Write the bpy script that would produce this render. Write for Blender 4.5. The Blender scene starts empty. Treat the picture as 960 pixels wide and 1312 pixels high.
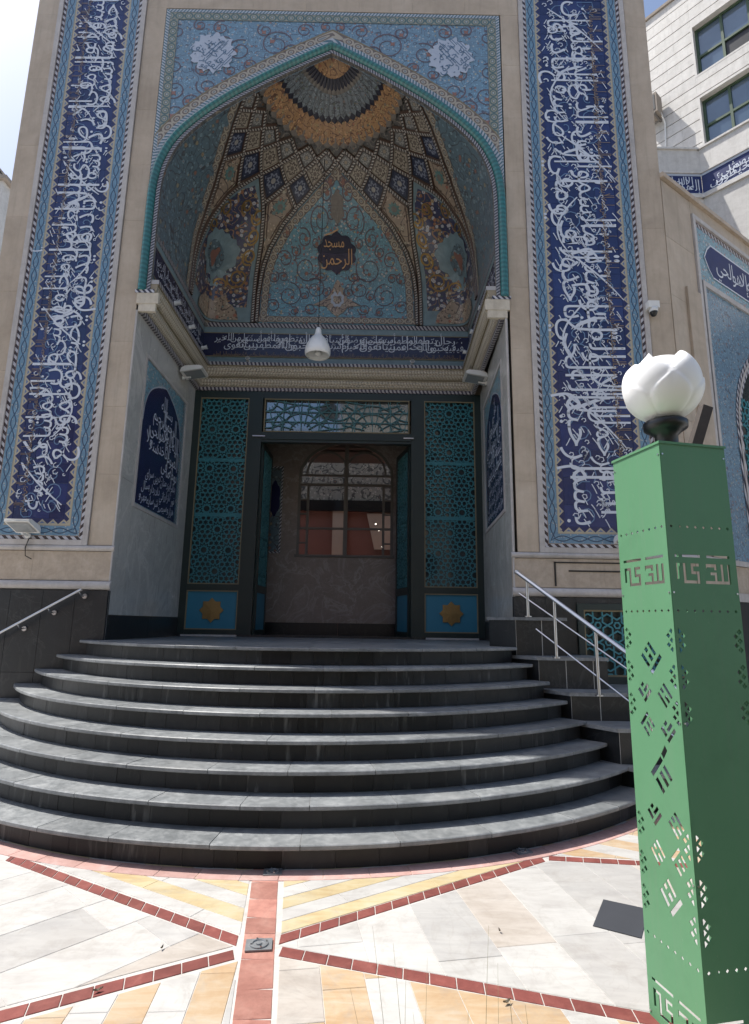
import bpy, bmesh, math, random
import numpy as np
from mathutils import Vector, Matrix
random.seed(7)
PI = math.pi
R_ = math.radians
scene = bpy.context.scene
COL = scene.collection

# ------------------------------------------------------------------ camera
F_PX, PITCH, YAW, ROLL, EYE = 737.5, .1918, .0065, .0148, 1.60
def cam_ray(a, b):
    cr, sr = math.cos(ROLL), math.sin(ROLL)
    a, b = a*cr+b*sr, -a*sr+b*cr
    ct, st = math.cos(PITCH), math.sin(PITCH)
    y = ct+b*st; z = st-b*ct
    cy, sy = math.cos(YAW), math.sin(YAW)
    return Vector((a*cy+y*sy, -a*sy+y*cy, z))
fw = cam_ray(0, 0); rt = cam_ray(1, 0)-fw; upv = cam_ray(0, -1)-fw
cam = bpy.data.cameras.new('camera'); camo = bpy.data.objects.new('camera', cam); COL.objects.link(camo)
M4 = Matrix.Identity(4)
for i, v in enumerate((rt.normalized(), upv.normalized(), (-fw).normalized())):
    for j in range(3): M4[j][i] = v[j]
M4[0][3], M4[1][3], M4[2][3] = 0, 0, EYE
camo.matrix_world = M4
cam.sensor_fit = 'VERTICAL'; cam.sensor_height = 24; cam.lens = 24*F_PX/1312
cam.clip_start = .05; cam.clip_end = 3000
scene.camera = camo

# ------------------------------------------------------------------ sky, sun, exposure
SUN_EL = R_(62); SUN_DIR = Vector((-.944*math.cos(SUN_EL), .33*math.cos(SUN_EL), math.sin(SUN_EL)))
w = bpy.data.worlds.new('World'); scene.world = w; w.use_nodes = True
nt = w.node_tree; bg = nt.nodes['Background']
sky = nt.nodes.new('ShaderNodeTexSky'); sky.sky_type = 'NISHITA'; sky.sun_disc = False
sky.sun_elevation = SUN_EL; sky.sun_rotation = math.atan2(SUN_DIR.x, SUN_DIR.y)
sky.air_density = 1.0; sky.dust_density = 2.2; sky.ozone_density = 1.0
nt.links.new(sky.outputs[0], bg.inputs[0]); bg.inputs[1].default_value = .13
sl = bpy.data.lights.new('sun', 'SUN'); sl.energy = 4.4; sl.angle = R_(.53); sl.color = (1, .965, .9)
so = bpy.data.objects.new('sun', sl); COL.objects.link(so); so.location = (-6, 3, 30)
so.rotation_euler = SUN_DIR.to_track_quat('Z', 'Y').to_euler()
scene.view_settings.view_transform = 'Standard'; scene.view_settings.look = 'None'
scene.view_settings.exposure = .58; scene.view_settings.gamma = 1
scene.render.engine = 'CYCLES'
scene.cycles.max_bounces = 7; scene.cycles.diffuse_bounces = 4

# ------------------------------------------------------------------ materials
class NT:
    def __init__(s, name, rough=.6, spec=.5, metal=0.):
        s.m = bpy.data.materials.new(name); s.m.use_nodes = True
        s.t = s.m.node_tree; s.b = s.t.nodes['Principled BSDF']
        s.b.inputs['Roughness'].default_value = rough; s.b.inputs['Metallic'].default_value = metal
        s.b.inputs['Specular IOR Level'].default_value = spec
    def put(s, sock, v):
        if v is None: return
        if isinstance(v, bpy.types.NodeSocket): s.t.links.new(v, sock)
        elif isinstance(v, (tuple, list)):
            sock.default_value = (*v, 1) if len(v) == 3 and sock.type == 'RGBA' else tuple(v)
        else: sock.default_value = v
    def n(s, typ, **kw):
        nd = s.t.nodes.new(typ)
        for k, v in kw.items(): setattr(nd, k, v)
        return nd
    def pos(s, scale=(1, 1, 1)):
        g = s.n('ShaderNodeNewGeometry'); mp = s.n('ShaderNodeMapping'); mp.inputs['Scale'].default_value = scale
        s.t.links.new(g.outputs['Position'], mp.inputs[0]); return mp.outputs[0]
    def uv(s):
        u = s.n('ShaderNodeUVMap'); x = s.n('ShaderNodeSeparateXYZ'); s.t.links.new(u.outputs[0], x.inputs[0])
        return x.outputs[0], x.outputs[1]
    def math(s, op, a, b=0., c=0.):
        nd = s.n('ShaderNodeMath', operation=op)
        s.put(nd.inputs[0], a); s.put(nd.inputs[1], b); s.put(nd.inputs[2], c); return nd.outputs[0]
    def mix(s, f, a, b, typ='MIX'):
        nd = s.n('ShaderNodeMix', data_type='RGBA', blend_type=typ)
        s.put(nd.inputs[0], f); s.put(nd.inputs[6], a); s.put(nd.inputs[7], b); return nd.outputs[2]
    def noise(s, vec, scale, detail=3, rough=.5, dist=0.):
        nd = s.n('ShaderNodeTexNoise'); s.put(nd.inputs['Vector'], vec); nd.inputs['Scale'].default_value = scale
        nd.inputs['Detail'].default_value = detail; nd.inputs['Roughness'].default_value = rough
        nd.inputs['Distortion'].default_value = dist
        return nd.outputs[0]
    def vor(s, vec, scale, feature='F1', rnd=1.):
        nd = s.n('ShaderNodeTexVoronoi', feature=feature); s.put(nd.inputs['Vector'], vec); nd.inputs['Scale'].default_value = scale
        nd.inputs['Randomness'].default_value = rnd
        return nd.outputs[0], nd.outputs[1] if feature == 'F1' else None
    def ramp(s, f, stops, interp='LINEAR'):
        nd = s.n('ShaderNodeValToRGB'); nd.color_ramp.interpolation = interp; e = nd.color_ramp.elements
        while len(e) < len(stops): e.new(.5)
        for el, (p, c) in zip(e, stops): el.position = p; el.color = (*c, 1) if not isinstance(c, float) else (c, c, c, 1)
        s.put(nd.inputs[0], f); return nd.outputs[0]
    def bump(s, h, dist=.01, strength=.5):
        nd = s.n('ShaderNodeBump'); nd.inputs['Distance'].default_value = dist; nd.inputs['Strength'].default_value = strength
        s.put(nd.inputs['Height'], h); s.t.links.new(nd.outputs[0], s.b.inputs['Normal'])
    def col(s, c): s.put(s.b.inputs['Base Color'], c); return s
    def oinfo(s):
        return s.n('ShaderNodeObjectInfo').outputs['Random']

def plain(name, c, rough=.5, spec=.5, metal=0., var=.15, sc=6., bump=0.):
    t = NT(name, rough, spec, metal); p = t.pos()
    nz = t.noise(p, sc, 5, .6)
    t.col(t.mix(nz, tuple(x*(1-var) for x in c), tuple(min(1, x*(1+var)) for x in c)))
    if bump: t.bump(nz, bump, .6)
    return t.m

def stone(name, c1, c2, c3, sc=2.5, rough=.6, spec=.4, rnd=.18, stain=.35, bump=.004):
    t = NT(name, rough, spec); p = t.pos()
    a = t.noise(p, sc, 6, .62, .6); b = t.noise(p, sc*5, 5, .65)
    c = t.ramp(a, [(.3, c1), (.52, c2), (.72, c3)])
    c = t.mix(t.math('MULTIPLY', t.ramp(b, [(.4, 0.), (.75, 1.)]), stain), c, tuple(x*.62 for x in c1))
    sk = t.noise(t.pos((7, 7, .45)), 1.6, 5, .65)          # rain streaks
    c = t.mix(t.math('MULTIPLY', t.ramp(sk, [(.5, 0.), (.72, 1.)]), .28), c, tuple(x*.6 for x in c1))
    lt = t.noise(p, sc*.45, 5, .7)
    c = t.mix(t.math('MULTIPLY', t.ramp(lt, [(.55, 0.), (.75, 1.)]), .25), c, tuple(min(1, x*1.25) for x in c3))
    r = t.oinfo(); v = t.math('MULTIPLY_ADD', r, rnd*2, 1-rnd)
    c = t.mix(1., c, v, 'MULTIPLY')
    t.col(c); t.bump(b, bump, .5); return t.m

def veined(name, base, vein, sc=1.6, rough=.25, width=.03, rnd=.12, cloud=.4, spec=.5, dirt=None):
    t = NT(name, rough, spec); p = t.pos()
    n1 = t.noise(p, sc, 6, .6, 1.2); n2 = t.noise(p, sc*2.3, 6, .65, 1.8)
    v1 = t.ramp(t.math('ABSOLUTE', t.math('SUBTRACT', n1, .5)), [(0., 1.), (width, 0.)])
    v2 = t.ramp(t.math('ABSOLUTE', t.math('SUBTRACT', n2, .52)), [(0., .7), (width*.6, 0.)])
    cl = t.noise(p, sc*3, 6, .7)
    c = t.mix(cl, tuple(x*(1-cloud) for x in base), tuple(min(1, x*(1+cloud)) for x in base))
    c = t.mix(t.math('MULTIPLY', t.math('MAXIMUM', v1, v2), t.noise(p, sc*1.1, 3)), c, vein)
    if dirt:
        d = t.noise(t.pos((9, 9, 1.2)), 2.2, 4, .6)
        c = t.mix(t.math('MULTIPLY', t.ramp(d, [(.58, 0.), (.75, 1.)]), .5), c, dirt)
    r = t.oinfo(); v = t.math('MULTIPLY_ADD', r, rnd*2, 1-rnd)
    t.col(t.mix(1., c, v, 'MULTIPLY'))
    t.put(t.b.inputs['Roughness'], t.math('MULTIPLY_ADD', cl, .25, rough-.1))
    return t.m

def floral(name, ground, tend, fl=((.6, .55, .45), (.5, .2, .15), (.75, .65, .25)), leaf=(.05, .2, .15), sc=9., rough=.28, tw=.035, fsize=.3, grout=True):
    t = NT(name, rough, .6); p = t.pos()
    wob = t.n('ShaderNodeTexNoise'); t.put(wob.inputs['Vector'], p); wob.inputs['Scale'].default_value = sc*.5
    vm = t.n('ShaderNodeVectorMath', operation='MULTIPLY_ADD'); t.put(vm.inputs[0], wob.outputs[1]); vm.inputs[1].default_value = (.05, .05, .05); t.put(vm.inputs[2], p)
    q = vm.outputs[0]
    c = t.mix(t.noise(p, sc*1.4, 4), tuple(x*.7 for x in ground), tuple(min(1, x*1.35) for x in ground))
    n1 = t.noise(q, sc*.33, 1.5, .4)
    saw = t.math('ABSOLUTE', t.math('SUBTRACT', t.math('FRACT', t.math('MULTIPLY', n1, 7.)), .5))
    c = t.mix(t.ramp(saw, [(tw, 1.), (tw*1.8, 0.)]), c, tend)
    d2, c2 = t.vor(q, sc*1.9)
    c = t.mix(t.ramp(d2, [(.26, 1.), (.32, 0.)]), c, t.mix(t.math('GREATER_THAN', t.vcol(c2), .5), leaf, tuple(min(1, x*1.6+.03) for x in ground)))
    d1, c1 = t.vor(p, sc)
    sel = t.vcol(c1)
    fc = t.ramp(sel, [(0., fl[0]), (.45, fl[1]), (.7, fl[2]), (.85, fl[0])], 'CONSTANT')
    pet = t.noise(p, sc*5, 2)
    rad = t.math('MULTIPLY_ADD', pet, .22, fsize-.11)
    c = t.mix(t.math('LESS_THAN', d1, t.math('MULTIPLY', rad, 1.15)), c, tuple(x*.4 for x in ground))
    c = t.mix(t.math('LESS_THAN', d1, rad), c, fc)
    c = t.mix(t.math('LESS_THAN', d1, .1), c, (.35, .12, .06))
    c = t.mix(t.math('MULTIPLY', t.noise(p, 1.3, 4), .35), c, (.2, .2, .2))
    t.col(c); t.bump(t.noise(p, 30, 3), .003, .35)
    return t.m
def _vcol(s, c):
    x = s.n('ShaderNodeSeparateColor'); s.t.links.new(c, x.inputs[0]); return x.outputs[0]
NT.vcol = _vcol

def rope(name, ca, cb, period=.07, slant=1., edge=None, ev=.14, rough=.35, width=.5):
    t = NT(name, rough, .5); u, v = t.uv()
    f = t.math('FRACT', t.math('ADD', t.math('DIVIDE', u, period), t.math('MULTIPLY', v, slant)))
    c = t.mix(t.math('GREATER_THAN', f, width), ca, cb)
    if edge:
        e = t.math('GREATER_THAN', t.math('ABSOLUTE', t.math('SUBTRACT', v, .5)), .5-ev)
        c = t.mix(e, c, edge)
    t.col(t.mix(t.math('MULTIPLY', t.noise(t.pos(), 3, 4), .4), c, (.12, .11, .1)))
    return t.m

def wavy(name, ground, line, dot, edge, period=.3, amp=.26, rough=.3):
    t = NT(name, rough, .6); u, v = t.uv(); p = t.pos()
    c = t.mix(t.noise(p, 14, 4), tuple(x*.6 for x in ground), tuple(min(1, x*1.5) for x in ground))
    d, cc = t.vor(p, 26.)
    c = t.mix(t.math('LESS_THAN', d, .26), c, dot)
    ph = t.math('MULTIPLY', u, 2*PI/period)
    for k in (0., PI):
        y = t.math('MULTIPLY_ADD', t.math('SINE', t.math('ADD', ph, k)), amp, .5)
        c = t.mix(t.math('LESS_THAN', t.math('ABSOLUTE', t.math('SUBTRACT', v, y)), .055), c, line)
    y2 = t.math('MULTIPLY_ADD', t.math('COSINE', ph), .5, .5)
    e = t.math('GREATER_THAN', t.math('ABSOLUTE', t.math('SUBTRACT', v, .5)), .45)
    c = t.mix(e, c, edge)
    t.col(c); return t.m

def rosette_band(name, ground, ring, dot, edge, period=.16):
    t = NT(name, .35, .5); u, v = t.uv()
    fu = t.math('SUBTRACT', t.math('FRACT', t.math('DIVIDE', u, period)), .5)
    dv = t.math('SUBTRACT', v, .5)
    r = t.math('SQRT', t.math('ADD', t.math('MULTIPLY', fu, fu), t.math('MULTIPLY', dv, dv)))
    c = t.mix(t.math('LESS_THAN', t.math('ABSOLUTE', t.math('SUBTRACT', r, .26)), .06), ground, ring)
    c = t.mix(t.math('LESS_THAN', r, .12), c, dot)
    c = t.mix(t.math('GREATER_THAN', r, .5), c, ring)
    c = t.mix(t.math('GREATER_THAN', t.math('ABSOLUTE', dv), .42), c, edge)
    t.col(t.mix(t.math('MULTIPLY', t.noise(t.pos(), 9, 4), .5), c, tuple(x*.5 for x in ground)))
    return t.m

def merlon(name, cream, navy, period=.135):
    t = NT(name, .3, .6); u, v = t.uv()
    fu = t.math('ABSOLUTE', t.math('SUBTRACT', t.math('FRACT', t.math('DIVIDE', u, period)), .5))
    h = t.math('MULTIPLY_ADD', fu, -1.5, .92)
    c = t.mix(t.math('LESS_THAN', v, h), navy, cream)
    h2 = t.math('MULTIPLY_ADD', fu, -1.3, .6)
    c = t.mix(t.math('MULTIPLY', t.math('LESS_THAN', v, h2), t.math('GREATER_THAN', v, .3)), c, (.1, .16, .3))
    t.col(c); return t.m

def diamond(name, rim, field, motif, heart, rough=.35):
    # uv runs -1..1 with |u|+|v|=1 on the lozenge's edge
    t = NT(name, rough, .5); u, v = t.uv()
    au, av = t.math('ABSOLUTE', u), t.math('ABSOLUTE', v)
    d = t.math('ADD', au, av)
    p = t.pos(); nz = t.noise(p, 18, 3)
    c = t.mix(t.math('GREATER_THAN', d, .82), field, rim)
    c = t.mix(t.math('LESS_THAN', t.math('ABSOLUTE', t.math('SUBTRACT', d, .74)), .04), c, tuple(x*.35 for x in field))
    r = t.math('SQRT', t.math('ADD', t.math('MULTIPLY', u, u), t.math('MULTIPLY', v, v)))
    an = t.math('ARCTAN2', v, u)
    lob = t.math('MULTIPLY_ADD', t.math('COSINE', t.math('MULTIPLY', an, 8)), .07, .34)
    c = t.mix(t.math('LESS_THAN', t.math('ABSOLUTE', t.math('SUBTRACT', r, lob)), .06), c, motif)
    c = t.mix(t.math('LESS_THAN', r, .16), c, heart)
    dv, cc = t.vor(p, 22.)
    m = t.math('MULTIPLY', t.math('LESS_THAN', dv, .27), t.math('MULTIPLY', t.math('GREATER_THAN', r, .3), t.math('LESS_THAN', d, .7)))
    c = t.mix(m, c, motif)
    c = t.mix(t.math('MULTIPLY', nz, .45), c, tuple(x*.45 for x in field))
    t.col(c); return t.m

def glass(name, tint, rough=.05):
    t = NT(name, rough, .8)
    t.col(tint); t.b.inputs['Transmission Weight'].default_value = .0
    return t.m

MT = {}
MT['beige'] = stone('beige_limestone', (.41, .335, .255), (.49, .405, .315), (.54, .46, .37), 1.5, .55, .35, .05, .22, .002)
MT['beige_rough'] = stone('beige_course_stone', (.40, .325, .25), (.48, .395, .31), (.54, .46, .375), 4.5, .6, .35, .05, .3, .003)
MT['white_stone'] = stone('white_trim_stone', (.42, .39, .37), (.5, .47, .45), (.55, .52, .5), 5., .5, .4, .04, .2, .001)
MT['carved'] = stone('carved_cream_stone', (.5, .44, .35), (.6, .54, .44), (.66, .6, .5), 6., .55, .4, .0, .2, .002)
MT['granite'] = veined('black_granite', (.018, .02, .022), (.06, .06, .06), 1.2, .3, .015, .2, .3, .5, (.05, .05, .048))
def tread_mat():
    t = NT('slate_tread_stone', .4, .45); p = t.pos()
    a = t.noise(p, 5, 7, .7, .5); b_ = t.noise(p, 22, 5, .7); l = t.noise(p, 1.2, 4, .6)
    c = t.ramp(t.math('MULTIPLY_ADD', a, .6, t.math('MULTIPLY', b_, .4)), [(.34, (.11, .118, .122)), (.5, (.185, .195, .20)), (.66, (.30, .31, .312))])
    c = t.mix(t.math('MULTIPLY', t.ramp(l, [(.5, 0.), (.7, 1.)]), .35), c, (.34, .34, .33))
    v = t.math('MULTIPLY_ADD', t.oinfo(), .3, .85)
    t.col(t.mix(1., c, v, 'MULTIPLY')); t.put(t.b.inputs['Roughness'], t.math('MULTIPLY_ADD', b_, .4, .22)); t.bump(b_, .002, .5); return t.m
MT['tread_old'] = veined('slate_tread_stone', (.19, .20, .21), (.36, .36, .36), 1.6, .45, .03, .14, .45, .5)
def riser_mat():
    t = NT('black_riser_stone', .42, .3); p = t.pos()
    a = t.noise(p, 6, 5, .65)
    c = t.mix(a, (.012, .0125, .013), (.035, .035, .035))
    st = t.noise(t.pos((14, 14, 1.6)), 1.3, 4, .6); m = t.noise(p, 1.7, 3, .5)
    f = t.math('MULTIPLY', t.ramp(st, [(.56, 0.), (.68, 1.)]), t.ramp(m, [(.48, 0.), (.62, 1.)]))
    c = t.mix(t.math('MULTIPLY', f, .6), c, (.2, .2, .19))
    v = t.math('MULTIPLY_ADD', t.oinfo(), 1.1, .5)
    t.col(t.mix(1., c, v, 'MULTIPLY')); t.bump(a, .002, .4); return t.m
MT['riser_plain'] = veined('black_riser_stone', (.018, .0182, .0185), (.07, .07, .07), 2., .45, .02, .45, .5, .25, (.12, .12, .115))
MT['riser'] = riser_mat(); MT['tread'] = tread_mat()
MT['green_marble'] = veined('grey_green_marble', (.46, .45, .42), (.64, .62, .58), .8, .2, .03, .05, .22, .5, (.2, .22, .21))
MT['brown_marble'] = veined('brown_vein_marble', (.25, .21, .185), (.45, .41, .38), 1.4, .3, .03, .05, .3, .5)
MT['grout'] = plain('grout', (.3, .28, .26), .9, .2)
MT['dark_joint'] = plain('dark_joint', (.03, .03, .03), .8, .2)
MT['step_joint'] = plain('grey_step_joint', (.2, .2, .2), .9, .2)
MT['core'] = plain('wall_core', (.3, .26, .22), .9, .2)
MT['rope_bw'] = rope('rope_white_black', (.62, .62, .66), (.03, .03, .06), .075, .6)
MT['rope_rib'] = rope('rope_rib_cream_black', (.50, .47, .42), (.03, .028, .03), .05, .7, (.09, .05, .035), .27)
MT['rope_blue'] = rope('rope_white_teal', (.52, .55, .60), (.07, .17, .22), .05, .8)
MT['rope_thin'] = rope('rope_thin_grey_black', (.40, .40, .42), (.03, .03, .05), .045, .8)
MT['rope_fine'] = rope('rope_fine_white_purple', (.5, .48, .48), (.03, .02, .05), .07, .8)
MT['rope_gold'] = rope('rope_gold_black', (.25, .19, .11), (.015, .012, .01), .08, .6)
MT['stripe_frame'] = rope('slanted_white_black_tiles', (.6, .6, .64), (.03, .015, .02), .1, .5, (.16, .04, .04), .08)
MT['blue_border'] = wavy('light_blue_scroll_border', (.13, .235, .33), (.03, .06, .11), (.36, .38, .38), (.33, .29, .22), .42, .24)
MT['cream_merlon'] = merlon('cream_merlon_border', (.42, .37, .27), (.015, .02, .09))
MT['grey_blue'] = plain('grey_blue_tile', (.19, .27, .30), .35, .5, 0, .3, 9)
MT['teal_glaze'] = rope('teal_twisted_glaze', (.03, .20, .20), (.015, .13, .135), .07, .5, None, .1, .2)
MT['rosette'] = rosette_band('beige_rosette_border', (.44, .39, .31), (.12, .09, .08), (.2, .24, .26), (.13, .09, .075))
MT['rosette_green'] = rosette_band('teal_rosette_border', (.1, .17, .17), (.4, .37, .28), (.5, .5, .48), (.3, .28, .22), .14)
MT['spandrel'] = floral('sky_blue_floral_tile', (.14, .26, .36), (.06, .08, .12), ((.42, .48, .52), (.28, .16, .15), (.42, .4, .28)), (.07, .17, .28), 15., .28, .045, .24)
MT['tymp'] = floral('turquoise_floral_tile', (.13, .32, .41), (.12, .08, .10), ((.55, .56, .56), (.36, .14, .14), (.5, .45, .25)), (.07, .20, .32), 14., .28, .04, .27)
MT['side_tymp'] = floral('muted_blue_floral_tile', (.10, .165, .2), (.05, .05, .06), ((.22, .32, .36), (.25, .13, .1), (.32, .27, .17)), (.05, .10, .15), 9., .28, .05, .3)
MT['peacock'] = floral('navy_orange_floral_tile', (.025, .03, .095), (.36, .19, .08), ((.52, .52, .54), (.36, .16, .07), (.45, .34, .17)), (.06, .11, .06), 11., .3, .06, .36)
MT['orange_kite'] = floral('orange_floral_tile', (.37, .28, .20), (.08, .05, .04), ((.5, .44, .32), (.14, .24, .23), (.4, .14, .08)), (.1, .06, .03), 9., .35, .05, .28)
MT['kite_teal'] = plain('kite_teal_tile', (.13, .24, .23), .35, .5, 0, .5, 22); MT['kite_brown'] = plain('kite_brown_line', (.10, .06, .045), .4)
MT['shell'] = floral('charcoal_vault_tile', (.10, .095, .09), (.3, .26, .21), ((.2, .18, .15), (.08, .1, .12), (.2, .1, .04)), (.03, .03, .03), 12., .4, .05, .25)
MT['petal_orange'] = floral('amber_petal_tile', (.42, .23, .095), (.15, .06, .03), ((.5, .38, .17), (.42, .14, .06), (.16, .18, .15)), (.15, .06, .02), 14., .4, .06, .24)
MT['petal_grey'] = floral('grey_blue_petal_tile', (.17, .205, .23), (.06, .06, .07), ((.2, .22, .22), (.12, .16, .1), (.06, .07, .1)), (.05, .06, .06), 15., .4, .06, .24)
MT['petal_dark'] = plain('dark_petal_tile', (.03, .03, .045), .4, .5, 0, .4, 20)
MT['petal_light'] = plain('pale_petal_tile', (.2, .18, .16), .4, .5, 0, .4, 20)
MT['dia_grey'] = diamond('grey_lozenge', (.05, .04, .035), (.19, .19, .185), (.42, .41, .38), (.4, .33, .24))
MT['dia_beige'] = diamond('beige_lozenge', (.46, .41, .34), (.42, .37, .30), (.08, .06, .05), (.15, .12, .1))
MT['dia_navy'] = diamond('navy_lozenge', (.03, .026, .028), (.045, .055, .10), (.27, .30, .37), (.42, .4, .36))
MT['navy'] = plain('cobalt_navy_tile', (.022, .03, .095), .18, .6, 0, .4, 5)
t = NT('cobalt_navy_tile', .16, .6); p = t.pos(); nz = t.noise(p, 5, 5, .6); c = t.mix(nz, (.013, .021, .075), (.028, .045, .16))
t.col(t.mix(1., c, t.math('MULTIPLY_ADD', t.oinfo(), .5, .75), 'MULTIPLY')); t.bump(t.noise(p, 9, 2), .004, .5); MT['navy'] = t.m
MT['cobalt_matt'] = plain('matt_cobalt_tile', (.018, .03, .12), .5, .3, 0, .3, 6)
MT['navy_dark'] = plain('dark_navy_tile', (.018, .018, .055), .25, .6, 0, .35, 5)
MT['navy_jamb'] = plain('ink_blue_tile', (.016, .018, .075), .25, .6, 0, .35, 5)
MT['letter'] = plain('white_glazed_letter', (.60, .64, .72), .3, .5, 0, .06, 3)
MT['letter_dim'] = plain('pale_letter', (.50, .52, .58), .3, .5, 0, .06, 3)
MT['vine'] = plain('thin_blue_vine_glaze', (.12, .2, .34), .3, .5, 0, .2, 3)
MT['gold_letter'] = plain('ochre_letter', (.26, .18, .11), .4, .4, 0, .1, 3)
MT['orange_letter'] = plain('apricot_letter', (.60, .36, .19), .4, .4, 0, .06, 3)
MT['scroll'] = plain('brown_scroll_glaze', (.13, .10, .12), .35, .5, 0, .2, 3)
MT['scroll_red'] = plain('russet_scroll_glaze', (.27, .14, .11), .35, .5, 0, .2, 3)
MT['medal'] = plain('pale_grey_medallion', (.42, .47, .56), .35, .5, 0, .1, 4)
MT['medal_ink'] = plain('slate_blue_ink', (.10, .17, .26), .35, .5)
MT['door_green'] = plain('dark_green_painted_metal', (.018, .032, .03), .38, .5, 0, .25, 3)
MT['strap_teal'] = plain('teal_lattice_paint', (.045, .22, .26), .4, .5, 0, .2, 5)
MT['strap_light'] = plain('pale_teal_lattice_paint', (.07, .20, .22), .4, .5, 0, .2, 5)
MT['panel_blue'] = plain('turquoise_door_panel', (.035, .20, .30), .45, .4, 0, .12, 2)
MT['brass'] = plain('aged_brass', (.32, .21, .08), .45, .5, .6, .25, 12)
MT['bead'] = plain('ochre_bead', (.24, .2, .12), .5, .4)
MT['dark_glass'] = glass('dark_door_glass', (.03, .045, .05), .04); MT['dark_glass'].node_tree.nodes['Principled BSDF'].inputs['Metallic'].default_value = .3
MT['grey_glass'] = glass('window_glass', (.26, .30, .33), .06); MT['grey_glass'].node_tree.nodes['Principled BSDF'].inputs['Metallic'].default_value = .75
MT['lens_glass'] = glass('lamp_lens_glass', (.30, .32, .33), .1)
MT['steel'] = plain('brushed_steel', (.55, .55, .56), .28, .5, 1., .08, 20)
MT['green_paint'] = None
MT['white_plastic'] = plain('white_plastic', (.72, .72, .70), .35, .5, 0, .04, 8)
t = NT('milky_globe_plastic', .35, .5); t.col((.93, .93, .925)); t.b.inputs['Subsurface Weight'].default_value = .5; t.b.inputs['Subsurface Radius'].default_value = (.05, .05, .05); MT['globe_white'] = t.m
MT['white_enamel'] = plain('white_enamel', (.88, .89, .89), .3, .5, 0, .05, 6)
MT['black_plastic'] = plain('black_plastic', (.012, .013, .015), .35, .5)
MT['cable'] = plain('dark_cable', (.03, .028, .026), .6, .3)
MT['brick'] = stone('red_paver', (.15, .042, .036), (.19, .055, .046), (.25, .085, .07), 8., .65, .3, .16, .25, .003)
MT['red_stone'] = stone('rose_stone', (.40, .24, .21), (.47, .30, .27), (.53, .37, .34), 5., .6, .3, .14, .3, .002)
MT['red_strip'] = stone('russet_stone', (.32, .14, .11), (.40, .19, .15), (.46, .26, .21), 5., .6, .3, .2, .45, .002)
def marble(n, a, b, c, rnd=.06):
    t = NT(n, .5, .35); p = t.pos()
    n0 = t.noise(t.pos((1, 1, 1)), 2.2, 7, .68, .8); n1 = t.noise(t.pos((1.2, 5, 1)), 3., 6, .6, 1.)
    c_ = t.ramp(t.math('MULTIPLY_ADD', n1, .5, t.math('MULTIPLY', n0, .5)), [(.36, a), (.5, b), (.66, c)])
    sp = t.noise(p, 28, 4, .6)
    c_ = t.mix(t.math('MULTIPLY', t.ramp(sp, [(.64, 0.), (.74, 1.)]), .35), c_, (.25, .21, .17))
    st = t.noise(p, 1.1, 4, .6)
    c_ = t.mix(t.math('MULTIPLY', t.ramp(st, [(.5, 0.), (.8, 1.)]), .4), c_, (.36, .33, .3))
    gr = t.noise(p, 4.5, 8, .75, .4)
    c_ = t.mix(t.math('MULTIPLY', t.ramp(gr, [(.52, 0.), (.66, 1.)]), .38), c_, (.27, .245, .22))
    vn = t.math('ABSOLUTE', t.math('SUBTRACT', t.noise(p, 1.4, 5, .6, 1.5), .5))
    c_ = t.mix(t.math('MULTIPLY', t.ramp(vn, [(0., 1.), (.015, 0.)]), .16), c_, (.26, .23, .2))
    v = t.math('MULTIPLY_ADD', t.oinfo(), rnd*2, 1-rnd)
    t.col(t.mix(1., c_, v, 'MULTIPLY')); t.bump(n0, .003, .4); return t.m
MT['marble_white'] = marble('white_marble', (.38, .365, .35), (.44, .43, .41), (.50, .49, .47))
MT['marble_grey'] = marble('grey_marble', (.34, .33, .32), (.395, .385, .37), (.45, .44, .42))
MT['marble_cream'] = marble('cream_marble', (.34, .30, .26), (.41, .37, .33), (.47, .44, .40))
MT['marble_yellow'] = marble('yellow_travertine', (.40, .30, .16), (.47, .39, .235), (.49, .44, .32))
MT['marble_orange'] = marble('orange_travertine', (.37, .24, .13), (.43, .315, .20), (.47, .40, .31))
MT['ground'] = marble('plaza_marble', (.42, .4, .38), (.5, .48, .45), (.56, .54, .51))
MT['frieze'] = floral('pale_openwork_frieze', (.34, .33, .28), (.06, .06, .05), ((.5, .48, .4), (.08, .08, .07), (.3, .3, .25)), (.1, .1, .09), 7., .5, .09, .3)
MT['salmon'] = plain('salmon_wall_paint', (.32, .16, .13), .8, .2, 0, .1, 2)
MT['curtain'] = plain('cream_curtain', (.6, .5, .4), .9, .1, 0, .1, 3)
MT['frame_brown'] = plain('grey_brown_window_frame', (.16, .15, .135), .5, .4)
t = NT('clear_pane', .02, .5); t.col((.5, .52, .52)); t.b.inputs['Transmission Weight'].default_value = 1.; t.b.inputs['IOR'].default_value = 1.15; MT['clear'] = t.m
t = NT('lit_bulb', .5); t.col((1, 1, 1)); t.b.inputs['Emission Color'].default_value = (1, .93, .8, 1); t.b.inputs['Emission Strength'].default_value = 9; MT['bulb'] = t.m
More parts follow.
